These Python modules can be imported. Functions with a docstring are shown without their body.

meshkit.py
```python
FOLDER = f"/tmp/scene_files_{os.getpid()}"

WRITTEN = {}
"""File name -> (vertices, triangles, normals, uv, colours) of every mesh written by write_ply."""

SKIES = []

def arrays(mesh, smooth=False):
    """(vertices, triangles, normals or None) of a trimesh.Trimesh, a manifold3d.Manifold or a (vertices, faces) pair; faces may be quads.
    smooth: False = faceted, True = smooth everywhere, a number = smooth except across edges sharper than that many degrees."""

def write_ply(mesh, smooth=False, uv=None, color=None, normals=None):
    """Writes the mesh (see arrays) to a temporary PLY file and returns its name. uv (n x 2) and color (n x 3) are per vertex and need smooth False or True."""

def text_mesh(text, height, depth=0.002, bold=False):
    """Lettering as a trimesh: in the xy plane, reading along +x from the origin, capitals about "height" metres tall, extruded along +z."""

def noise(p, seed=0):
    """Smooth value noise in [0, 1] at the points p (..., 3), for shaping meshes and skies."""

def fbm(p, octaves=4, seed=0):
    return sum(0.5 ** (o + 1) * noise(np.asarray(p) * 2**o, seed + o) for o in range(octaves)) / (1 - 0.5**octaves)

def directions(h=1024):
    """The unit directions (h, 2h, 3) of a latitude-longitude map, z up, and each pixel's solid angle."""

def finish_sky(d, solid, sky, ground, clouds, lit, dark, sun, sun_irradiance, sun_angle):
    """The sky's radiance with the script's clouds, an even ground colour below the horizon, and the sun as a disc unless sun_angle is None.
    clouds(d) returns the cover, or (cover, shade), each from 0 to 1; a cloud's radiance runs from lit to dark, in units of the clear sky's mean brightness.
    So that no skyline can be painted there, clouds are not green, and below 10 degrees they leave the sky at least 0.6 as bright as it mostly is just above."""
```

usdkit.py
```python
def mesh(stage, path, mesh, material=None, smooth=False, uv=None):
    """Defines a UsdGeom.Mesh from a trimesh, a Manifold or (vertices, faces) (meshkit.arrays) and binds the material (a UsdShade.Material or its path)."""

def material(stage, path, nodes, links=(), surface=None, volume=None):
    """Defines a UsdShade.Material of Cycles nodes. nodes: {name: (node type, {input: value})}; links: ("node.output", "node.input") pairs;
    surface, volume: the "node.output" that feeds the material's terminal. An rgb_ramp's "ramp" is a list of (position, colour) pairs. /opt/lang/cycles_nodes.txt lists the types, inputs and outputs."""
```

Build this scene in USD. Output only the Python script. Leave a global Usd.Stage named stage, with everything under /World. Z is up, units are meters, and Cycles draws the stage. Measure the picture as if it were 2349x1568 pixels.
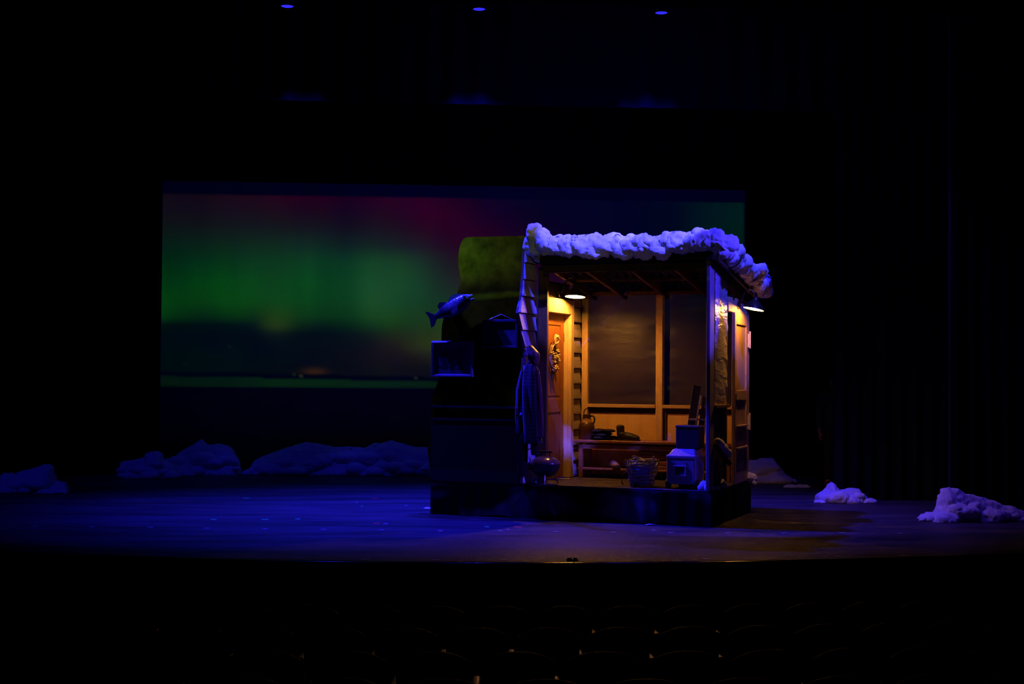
import math, random
import numpy as np, trimesh, manifold3d as m3, usdkit, meshkit
from shapely.geometry import Polygon
from pxr import Usd, UsdGeom, UsdLux, Gf, Sdf, Vt

PI = math.pi
rnd = random.Random(7)
stage = Usd.Stage.CreateInMemory()
UsdGeom.SetStageUpAxis(stage, 'Z')
UsdGeom.Xform.Define(stage, '/World')

# ------------------------------------------------------------------ camera
# x runs along the projection screen, y upstage, z up; stage floor is z = 0
PW, PH, FOC, HORIZON = 2349, 1568, 3262.0, 860.0
ROLL, YAW, CZ = math.radians(.4), math.radians(4.1), 1.67
PITCH = math.atan((HORIZON - PH / 2) / FOC)
fw = np.array([math.sin(YAW) * math.cos(PITCH), math.cos(YAW) * math.cos(PITCH), math.sin(PITCH)])
r0 = np.array([math.cos(YAW), -math.sin(YAW), 0.0]); u0 = np.cross(r0, fw)
rt = r0 * math.cos(ROLL) + u0 * math.sin(ROLL); up = u0 * math.cos(ROLL) - r0 * math.sin(ROLL)
CAM = np.array([0, 0, CZ])
cam = UsdGeom.Camera.Define(stage, '/World/camera')
cam.CreateHorizontalApertureAttr(36.0); cam.CreateFocalLengthAttr(36.0 * FOC / PW)
cam.CreateClippingRangeAttr((0.1, 200.0))
cam.CreateExposureAttr(0.0)
cam.AddTransformOp().Set(Gf.Matrix4d(*rt, 0, *up, 0, *(-fw), 0, *CAM, 1))

# ------------------------------------------------------------------ lights
BLUE = (0.016, 0.013, 1.0)
WARM = (1.0, 0.40, 0.062)

def spot(name, pos, aim, power, color, cone, soft=.6, radius=.04):
    s = UsdLux.SphereLight.Define(stage, '/World/' + name)
    s.CreateRadiusAttr(radius); s.CreateIntensityAttr(power); s.CreateColorAttr(Gf.Vec3f(*color)); s.CreateNormalizeAttr(True)
    sh = UsdLux.ShapingAPI.Apply(s.GetPrim()); sh.CreateShapingConeAngleAttr(cone); sh.CreateShapingConeSoftnessAttr(soft)
    z = np.array(pos, float) - np.array(aim, float); z /= np.linalg.norm(z)
    x = np.cross([0, 1, 0.01], z); x /= np.linalg.norm(x); y = np.cross(z, x)
    s.AddTransformOp().Set(Gf.Matrix4d(*x, 0, *y, 0, *z, 0, *map(float, pos), 1))
    return s

# three downlights whose lenses show under the top edge of the picture
PARS = [(-1.512, 17.2, 6.092), (.803, 17.2, 6.116), (3.044, 17.2, 6.128)]
PAR_POWER = [800, 1500, 1000]
PAR_CONE = [40, 40, 40]
for i, (p, w) in enumerate(zip(PARS, PAR_POWER)):
    spot('par_light_%03d' % i, (p[0], p[1], p[2] - .012), (p[0] + (.45, -.2, -.2)[i], p[1] + .2, 0), w, BLUE, PAR_CONE[i], 1.0)
# the second row of downlights, over the snow drifts, behind the border
for i, (x, w) in enumerate([(-3.9, 36), (-2.0, 36), (-.1, 45), (4.9, 36)]):
    spot('upstage_par_%03d' % i, (x, 20.9, 6.9), (x + .1, 22.75, 0), w, BLUE, 14.5, .5)
# side booms left and right
spot('boom_light_000', (-6.3, 17.8, 4.6), (-4.1, 19.7, 0), 24, BLUE, 34, .9)
spot('boom_light_001', (4.9, 15.4, 6.0), (6.6, 17.6, 0), 60, (.10, .03, 1), 30, .9)
# a violet-blue front light from the right of the house, on the porch
spot('front_light', (7.47, 12.52, 5.6), (1.9, 16.22, 1.85), 1000, (.05, .028, 1), 7.5, .3)
# a narrow one from high left across the front of the porch
spot('key_light', (-2.29, 17.5, 6.2), (2.55, 16.05, .8), 2600, BLUE, 8.0, .4)
# and one from the front, cut to the snow on the roof
for i, (p, a_, w, c) in enumerate([((2.2, 13.1, 6.5), (2.12, 16.09, 3.62), 1500, 8.2), ((3.3, 12.9, 6.5), (2.95, 15.7, 3.72), 1400, 7.7), ((5.2, 13.4, 6.4), (3.85, 16.5, 3.0), 520, 8)]):
    spot('roof_light_%03d' % i, p, a_, w, (.05, .045, 1), c, .08)
# projector over the auditorium: a bare point of light behind a colour slide
PJ = np.array([-.3, -1.0, 5.05])
PJ_POWER = 4030
spot('projector_light', PJ, PJ + np.array([.045, 1, -.08]), PJ_POWER, (1, 1, 1), 24, 0, .0004)

# ------------------------------------------------------------------ helpers
used = {}
def numbered(path):
    n = used.get(path, -1) + 1; used[path] = n
    return path if n == 0 else '%s_%03d' % (path, n)

def pth(o): return str(o.GetPath()) if o is not None else '/World'

def obj(name, mesh, mat, parent=None, smooth=False, label=None):
    p = numbered(pth(parent) + '/' + name)
    m = usdkit.mesh(stage, p, mesh, mat, smooth)
    if label: m.GetPrim().SetCustomDataByKey('label', label)
    return m.GetPrim()

def tag(o, label, cat, group=None, kind=None):
    if label: o.SetCustomDataByKey('label', label)
    if cat: o.SetCustomDataByKey('category', cat)
    if group: o.SetCustomDataByKey('group', group)
    if kind: o.SetCustomDataByKey('kind', kind)
    return o

def thing(name, label, cat, loc=(0, 0, 0), rotz=0., group=None, kind=None):
    x = UsdGeom.Xform.Define(stage, numbered('/World/' + name))
    x.AddTranslateOp().Set(Gf.Vec3d(*map(float, loc))); x.AddRotateZOp().Set(math.degrees(rotz))
    return tag(x.GetPrim(), label, cat, group, kind)

def dup(root, base, label, loc, rotz=0., group=None, rotxyz=None):
    x = UsdGeom.Xform.Define(stage, numbered('/World/' + base))
    pr = x.GetPrim()
    pr.GetReferences().AddInternalReference(root.GetPath()); pr.SetInstanceable(True)
    x.ClearXformOpOrder()
    x.AddTranslateOp().Set(Gf.Vec3d(*map(float, loc))); x.AddRotateZOp().Set(math.degrees(rotz))
    return tag(pr, label, root.GetCustomDataByKey('category'), group or root.GetCustomDataByKey('group'))

def struct(name, mesh, mat, parent=None, smooth=False):
    o = obj(name, mesh, mat, parent, smooth)
    if parent is None: o.SetCustomDataByKey('kind', 'structure')
    return o

def tm(mf):
    a = mf.to_mesh(); return trimesh.Trimesh(np.array(a.vert_properties)[:, :3], np.array(a.tri_verts), process=False)

def cat(*ms):
    return trimesh.util.concatenate([tm(m) if isinstance(m, m3.Manifold) else m for m in ms])

def hull(pts): return tm(m3.Manifold.hull_points(np.asarray(pts, float)))

def bx(x0, x1, y0, y1, z0, z1, c=.004):
    c = min(c, .3 * (x1 - x0), .3 * (y1 - y0), .3 * (z1 - z0))
    P = []
    for i in (0, 1):
        for j in (0, 1):
            for k in (0, 1):
                p = np.array([(x0, x1)[i], (y0, y1)[j], (z0, z1)[k]], float); s = np.array([1 - 2 * i, 1 - 2 * j, 1 - 2 * k]) * c
                for a in range(3):
                    q = p + s; q[a] = p[a]; P.append(q)
    return hull(P)

def beam(p, q, w, h, c=.003, upv=(0, 0, 1)):
    """a chamfered bar from p to q, w across and h along upv"""
    p, q = np.array(p, float), np.array(q, float); d = q - p; L = np.linalg.norm(d); d /= L
    s = np.cross(d, upv); s /= np.linalg.norm(s); t = np.cross(s, d)
    m = bx(0, L, -w / 2, w / 2, -h / 2, h / 2, c)
    M = np.eye(4); M[:3, 0], M[:3, 1], M[:3, 2], M[:3, 3] = d, s, t, p
    m.apply_transform(M); return m

def tube(pts, r, sides=8, closed=False):
    p = np.asarray(pts, float); n = len(p)
    t = np.gradient(p, axis=0) if not closed else np.roll(p, -1, 0) - np.roll(p, 1, 0)
    t /= np.linalg.norm(t, axis=1, keepdims=True) + 1e-12
    a = np.zeros_like(p); ref = np.array([0, 0, 1.]) if abs(t[0, 2]) < .9 else np.array([1., 0, 0])
    for i in range(n):
        v = ref - t[i] * (ref @ t[i]); v /= np.linalg.norm(v) + 1e-12; a[i] = v; ref = v
    b = np.cross(t, a); ang = np.arange(sides) * 2 * PI / sides
    rr = np.broadcast_to(np.asarray(r, float), (n,))[:, None, None]
    v = p[:, None] + rr * (np.cos(ang)[None, :, None] * a[:, None] + np.sin(ang)[None, :, None] * b[:, None])
    V = v.reshape(-1, 3); Fc = []
    for i in range(n if closed else n - 1):
        k = (i + 1) % n
        for j in range(sides):
            l = (j + 1) % sides
            Fc += [(i * sides + j, i * sides + l, k * sides + l), (i * sides + j, k * sides + l, k * sides + j)]
    if not closed:
        V = np.vstack([V, p[0], p[-1]]); A, B = n * sides, n * sides + 1
        for j in range(sides):
            l = (j + 1) % sides
            Fc += [(A, l, j), (B, (n - 1) * sides + j, (n - 1) * sides + l)]
    return trimesh.Trimesh(V, Fc, process=False)

def lathe(prof, n=32, at=(0, 0, 0)):
    P = np.asarray(prof, float); a = np.arange(n) * 2 * PI / n
    V = np.stack([P[:, 0, None] * np.cos(a), P[:, 0, None] * np.sin(a), np.broadcast_to(P[:, 1, None], (len(P), n))], -1).reshape(-1, 3) + np.array(at)
    Fc = []
    for i in range(len(P) - 1):
        for j in range(n):
            l = (j + 1) % n
            Fc += [(i * n + j, i * n + l, (i + 1) * n + l), (i * n + j, (i + 1) * n + l, (i + 1) * n + j)]
    return trimesh.Trimesh(V, Fc, process=False)

def sph(c, r, sub=2):
    m = trimesh.creation.icosphere(sub, 1.0); m.apply_scale(r if np.ndim(r) else [r] * 3); m.apply_translation(c); return m

def extr(poly, d, axis='y', at=0.):
    """extrude a polygon given in (x, z) by d along +y starting at y = at"""
    m = trimesh.creation.extrude_polygon(Polygon(poly), d)
    v = m.vertices.copy(); m.vertices = np.stack([v[:, 0], at + v[:, 2], v[:, 1]], -1); m.invert()
    return m

def spline(pts, n=40, closed=False):
    from scipy.interpolate import splprep, splev
    p = np.asarray(pts, float)
    if closed: p = np.vstack([p, p[:1]])
    tck, _ = splprep(p.T, s=0, k=min(3, len(p) - 1), per=closed)
    return np.array(splev(np.linspace(0, 1, n, endpoint=not closed), tck)).T

def mf_ball(c, r, n=14):
    s = m3.Manifold.sphere(1.0, n)
    r = np.broadcast_to(np.asarray(r, float), (3,))
    return s.scale(tuple(map(float, r))).translate(tuple(map(float, c)))

def snow_mesh(blobs, seed, edge=.05, amp=.03, freq=6., floor=None, fine=.6, melt=12):
    """blobs (centre, radii) merged into one lump of torn batting"""
    u = m3.Manifold.batch_boolean([b if isinstance(b, m3.Manifold) else mf_ball(*b) for b in blobs], m3.OpType.Add)
    if floor is not None: u = u.trim_by_plane((0, 0, 1), floor)
    m = tm(u.refine_to_length(edge)); m = trimesh.Trimesh(m.vertices, m.faces, process=True)
    o0 = np.array(m.vertices); trimesh.smoothing.filter_laplacian(m, lamb=.5, iterations=melt)
    o1 = np.array(m.vertices); bad = np.linalg.norm(o1 - o0, axis=1) > 3.5 * edge; o1[bad] = o0[bad]; m = trimesh.Trimesh(o1, m.faces, process=False)
    v, n = np.array(m.vertices), np.array(m.vertex_normals)
    n = np.nan_to_num(n); d = np.abs(meshkit.fbm(v * freq + seed * 3.1, 4, seed) - .5) * 2
    e = meshkit.fbm(v * freq * 3.3 + 11, 3, seed + 9) - .5
    v = v + n * (amp * (1.1 - 1.9 * d) + amp * fine * 1.6 * e)[:, None]
    if floor is not None: v[:, 2] = np.maximum(v[:, 2], floor)
    return trimesh.Trimesh(v, m.faces, process=False)

# ------------------------------------------------------------------ materials
def M(name, nodes, links=(), surface='p.BSDF'):
    return usdkit.material(stage, '/World/Looks/' + name, nodes, links, surface)

def plain(name, col, rough=.6, spec=.5, metal=0., noise=0., scale=20., bump=0., sheen=0.):
    nd = {'p': ('principled_bsdf', {'base_color': col, 'roughness': rough, 'specular_ior_level': spec, 'metallic': metal, 'sheen_weight': sheen})}
    lk = []
    nd['tc'] = ('texture_coordinate', {}); nd['n'] = ('noise_texture', {'scale': scale, 'detail': 5.0, 'roughness': .6})
    lk.append(('tc.object', 'n.vector'))
    if noise:
        nd['r'] = ('rgb_ramp', {'ramp': [(.25, tuple(c * (1 - noise) for c in col)), (.75, tuple(min(1, c * (1 + noise)) for c in col))]})
        lk += [('n.fac', 'r.fac'), ('r.color', 'p.base_color')]
    if bump:
        nd['b'] = ('bump', {'strength': 1.0, 'distance': bump}); lk += [('n.fac', 'b.height'), ('b.normal', 'p.normal')]
    return M(name, nd, lk)

def wood(name, c1, c2, axis='z', scale=9., rough=.6, bump=.0015, spec=.3):
    st = {'x': (.08, 1, 1), 'y': (1, .08, 1), 'z': (1, 1, .08)}[axis]
    return M(name, {'tc': ('texture_coordinate', {}), 'mp': ('mapping', {'scale': st}),
                    'n': ('noise_texture', {'scale': scale * 3, 'detail': 6.0, 'roughness': .65, 'distortion': .6}),
                    'n2': ('noise_texture', {'scale': 1.7, 'detail': 2.0}),
                    'r': ('rgb_ramp', {'ramp': [(.3, c1), (.62, c2)]}), 'mx': ('mix_color', {'blend_type': 'multiply', 'fac': .35}),
                    'b': ('bump', {'strength': .8, 'distance': bump}),
                    'p': ('principled_bsdf', {'roughness': rough, 'specular_ior_level': spec})},
             [('tc.object', 'mp.vector'), ('mp.vector', 'n.vector'), ('tc.object', 'n2.vector'), ('n.fac', 'r.fac'), ('r.color', 'mx.a'),
              ('n2.fac', 'mx.b'), ('mx.result', 'p.base_color'), ('n.fac', 'b.height'), ('b.normal', 'p.normal')])

velvet = plain('black_velvet', (.007, .007, .009), .95, .02, noise=.3, scale=4)
blackwall = plain('black_wall', (.008, .008, .009), .9, .15)
floor_m = M('stage_floor_paint', {
    'g': ('geometry', {}), 'mp': ('mapping', {'scale': (.30, 1.5, 1)}), 'n': ('noise_texture', {'scale': 1.5, 'detail': 6.0, 'roughness': .65}),
    'n2': ('noise_texture', {'scale': 42.0, 'detail': 4.0, 'roughness': .7}), 'r': ('rgb_ramp', {'ramp': [(.30, (.016, .016, .020)), (.70, (.095, .09, .09))]}),
    'rr': ('map_range', {'from_min': .3, 'from_max': .7, 'to_min': .40, 'to_max': .55}),
    'b': ('bump', {'strength': .9, 'distance': .006}), 'p': ('principled_bsdf', {'specular_ior_level': .07})},
    [('g.position', 'mp.vector'), ('mp.vector', 'n.vector'), ('g.position', 'n2.vector'), ('n.fac', 'r.fac'), ('r.color', 'p.base_color'),
     ('n.fac', 'rr.value'), ('rr.result', 'p.roughness'), ('n2.fac', 'b.height'), ('b.normal', 'p.normal')])
screen_m = plain('screen_cloth', (.36, .36, .36), .9, .05)
nosing_m = plain('nosing_gloss_black', (.008, .008, .008), .16, .5)
hall_m = plain('hall_carpet', (.008, .007, .007), .95, .05, noise=.3)
snow_m = M('snow_batting', {'tc': ('texture_coordinate', {}), 'n': ('noise_texture', {'scale': 34.0, 'detail': 6.0, 'roughness': .75}),
                             'b': ('bump', {'strength': 1.0, 'distance': .012}),
                             'p': ('principled_bsdf', {'base_color': (.84, .84, .86), 'roughness': .9, 'specular_ior_level': .1, 'sheen_weight': .15})},
           [('tc.object', 'n.vector'), ('n.fac', 'b.height'), ('b.normal', 'p.normal')])
pine = wood('pine_wood', (.60, .37, .16), (.78, .54, .28))
pine_h = wood('pine_wood_along', (.48, .28, .12), (.66, .44, .22), 'x')
pine_y = wood('pine_wood_deep', (.20, .11, .045), (.30, .17, .075), 'y')
casing_m = wood('casing_wood', (.70, .47, .22), (.84, .62, .34))
ply = wood('plywood_panel', (.78, .47, .18), (.90, .57, .25), 'z', 4, .5)
door_m = wood('door_varnished_wood', (.26, .085, .017), (.35, .125, .03), 'z', 5, .45)
sdoor_m = wood('screen_door_wood', (.50, .32, .14), (.62, .42, .20), 'z', 6, .5)
siding_m = wood('siding_grey_wood', (.32, .25, .18), (.52, .43, .32), 'y', 7, .7)
clap_m = wood('clapboard_white_wood', (.42, .40, .42), (.60, .58, .60), 'x', 6, .7, .002)
trim_m = wood('dark_trim_wood', (.10, .055, .012), (.20, .115, .025), 'z', 12, .6, .003)
bench_m = wood('bench_wood', (.24, .09, .03), (.40, .16, .06), 'x', 8, .4)
flat_m = plain('flat_wall_paint', (.10, .12, .001), .9, .0, noise=.75, scale=4.5)
flatrail_m = plain('flat_wainscot_paint', (.045, .04, .014), .8, .2, noise=.2)
skirt_m = M('painted_skirt', {'g': ('texture_coordinate', {}), 'mp': ('mapping', {'scale': (1.0, 1, 1.6), 'location': (.35, 0, .2)}),
                               'n': ('noise_texture', {'scale': 1.15, 'detail': 3.0, 'roughness': .5}), 'n2': ('noise_texture', {'scale': 9.0, 'detail': 4.0}),
                               'r': ('rgb_ramp', {'ramp': [(.0, (.006, .006, .008)), (.52, (.006, .006, .008)), (.60, (.14, .14, .15)), (1, (.22, .22, .22))]}),
                               'mx': ('mix_color', {'blend_type': 'multiply', 'fac': .6}), 'p': ('principled_bsdf', {'roughness': .9, 'specular_ior_level': .1})},
            [('g.object', 'mp.vector'), ('mp.vector', 'n.vector'), ('g.object', 'n2.vector'), ('n.fac', 'r.fac'), ('r.color', 'mx.a'), ('n2.fac', 'mx.b'), ('mx.result', 'p.base_color')])
tin_m = plain('roof_tin', (.012, .012, .014), .6, .3, .0, noise=.3, scale=8)
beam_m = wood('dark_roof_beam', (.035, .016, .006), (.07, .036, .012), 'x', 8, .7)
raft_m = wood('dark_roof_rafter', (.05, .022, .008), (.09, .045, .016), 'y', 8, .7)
enamel_m = plain('shade_dark_enamel', (.035, .028, .02), .3, .5)
white_m = plain('shade_white_enamel', (.85, .82, .75), .4, .5)
bulb_m = M('bulb_glow', {'e': ('emission', {'color': WARM, 'strength': 2100.0})}, (), 'e.emission')
bulb2_m = M('bulb_glow_side', {'e': ('emission', {'color': WARM, 'strength': 750.0})}, (), 'e.emission')
lens_m = M('par_lens_glow', {'e': ('emission', {'color': (.022, .018, 1.0), 'strength': 1.5})}, (), 'e.emission')
iron_m = plain('black_iron', (.02, .02, .022), .45, .5, .5)
chrome_m = plain('worn_chrome', (.55, .52, .48), .25, .5, 1.0)
brass_m = plain('brass', (.7, .45, .18), .3, .5, 1.0)
def film(name, t, col, rough, bump):
    return M(name, {'tc': ('texture_coordinate', {}), 'mp': ('mapping', {'scale': (.8, 1, 3.2), 'rotation': (0, .25, 0)}),
                    'n': ('noise_texture', {'scale': 3.2, 'detail': 3.0, 'distortion': 1.2}), 'b': ('bump', {'strength': .7, 'distance': bump}),
                    't': ('transparent_bsdf', {'color': (.93, .93, .95)}), 'p': ('principled_bsdf', {'base_color': col, 'roughness': rough, 'specular_ior_level': 1.0}),
                    'm': ('mix_closure', {'fac': t})},
             [('tc.object', 'mp.vector'), ('mp.vector', 'n.vector'), ('n.fac', 'b.height'), ('b.normal', 'p.normal'), ('t.BSDF', 'm.closure1'), ('p.BSDF', 'm.closure2')], 'm.closure')
film_m = film('plastic_sheet', .50, (.05, .032, .05), .46, .007)
film2_m = film('milky_plastic_sheet', .78, (.62, .58, .62), .3, .03)

# ------------------------------------------------------------------ house and stage structure
CX = 1.5
def lip_y(x): return 12.73 + .030 * (x - CX) ** 2
xs = np.linspace(-11.5, 13.5, 90)
poly = [(x, lip_y(x)) for x in xs] + [(13.5, 27), (-11.5, 27)]
fl = trimesh.creation.extrude_polygon(Polygon(poly), .12); fl.apply_translation((0, 0, -.12))
struct('floor', fl, floor_m)
nos = tube([(x, lip_y(x) - .012, -.052) for x in xs], .05, 14)
struct('trim_1', nos, nosing_m, smooth=True)
face = cat(*[hull([(a, lip_y(a) - o, z) for a in (x0, x1) for o in (.0, -.1) for z in (-.1, -1.3)]) for x0, x1 in zip(xs[:-1:3], xs[3::3])])
struct('wall_front', face, blackwall)
hall = bx(-14, 16, -6, 14.6, -1.35, -1.25); struct('floor_hall', hall, hall_m)
struct('wall_back', bx(-12, 14, 26.6, 26.8, -.1, 9), blackwall)
struct('wall_left', bx(-12.2, -12, -6, 26.8, -1.3, 9), blackwall)
struct('wall_right', bx(14, 14.2, -6, 26.8, -1.3, 9), blackwall)
struct('ceiling', bx(-12.2, 14.2, -6, 26.8, 9, 9.2), blackwall)

# ------------------------------------------------------------------ drapes
def curtain(x0, x1, y, z0, z1, pitch=.16, amp=.045, wob=0.):
    n = int((x1 - x0) / pitch * 8) + 1; xx = np.linspace(x0, x1, n)
    f = y + amp * np.sin((xx - x0) / pitch * 2 * PI + .7 * np.sin(xx * 2.3)) + .3 * amp * np.sin(xx * 3.1)
    rows = [z0, z0 + .02, (z0 * 2 + z1) / 3, z1]; V = []; Fc = []
    for off in (0, .012):
        for k, z in enumerate(rows):
            sc = 1.0 if k < 3 else .8
            V += [(a, y + (b - y) * sc + off, z) for a, b in zip(xx, f)]
    R = len(rows)
    for s in range(2):
        for k in range(R - 1):
            for i in range(n - 1):
                a = s * R * n + k * n + i; q = (a, a + 1, a + n + 1, a + n)
                Fc += [(q[0], q[1], q[2]), (q[0], q[2], q[3])] if s == 0 else [(q[0], q[2], q[1]), (q[0], q[3], q[2])]
    h = R * n
    for k in range(R - 1):
        for i, fl in ((0, 1), (n - 1, 0)):
            a, b = k * n + i, (k + 1) * n + i
            Fc += [(a, b, b + h), (a, b + h, a + h)] if fl else [(a, b + h, b), (a, a + h, b + h)]
    for k, fl in ((0, 0), (R - 1, 1)):
        for i in range(n - 1):
            a, b = k * n + i, k * n + i + 1
            Fc += [(a, b, b + h), (a, b + h, a + h)] if fl else [(a, b + h, b), (a, a + h, b + h)]
    return trimesh.Trimesh(V, Fc, process=False)

for nm, args, lab in [
    ('leg_curtain', (-9.5, -5.24, 21.0, .01, 8, .2), 'tall black leg curtain at the far left of the stage'),
    ('leg_curtain', (-9.5, -4.16, 24.1, .01, 8, .2), 'black leg curtain against the left edge of the aurora screen'),
    ('leg_curtain', (5.76, 11, 19.05, .01, 8, .2), 'black leg curtain on the right that half hides a standing person'),
    ('leg_curtain', (5.75, 11, 24.1, .01, 8, .2), 'black leg curtain just right of the aurora screen'),
    ('leg_curtain', (6.62, 12, 17.2, .01, 8, .2), 'black leg curtain behind the purple snow at the far right'),
    ('border_curtain', (-9.5, 12, 17.95, 5.10, 8, .35, .02), 'black border curtain behind the three blue lamps'),
    ('border_curtain', (-9.5, 12, 24.0, 4.87, 8, .35, .02), 'black border curtain right above the aurora screen'),
    ('border_curtain', (-11, 13, 16.7, 6.062, 8, .35, .02), 'black teaser curtain along the very top in front of the lamps')]:
    o = obj(nm, curtain(*args), velvet, None, 30); tag(o, lab, 'curtain')
o = obj('boom_pipe', tube([(6.60, 16.98, 0.0), (6.60, 16.98, 8)], .026, 14), plain('boom_steel', (.03, .026, .032), .5, .3, .3), None, True)
tag(o, 'thin vertical steel boom pipe in the dark right wing', 'pipe')

# ------------------------------------------------------------------ projection screen and projector
SX0, SX1, SZ0, SZ1, SY = -4.37, 5.98, 1.405, 4.775, 25.0
scr = thing('projection_screen', 'wide pale projection screen with a green aurora sky picture', 'screen', (0, SY, 0))
obj('screen_cloth', bx(-4.6, 6.3, 0, .01, 0.02, 5.4, .001), screen_m, scr)
obj('top_batten', tube([(-4.7, .03, 5.4), (6.4, .03, 5.4)], .03), iron_m, scr, True)
obj('bottom_batten', tube([(-4.7, .04, .03), (6.4, .04, .03)], .02), iron_m, scr, True)

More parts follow.
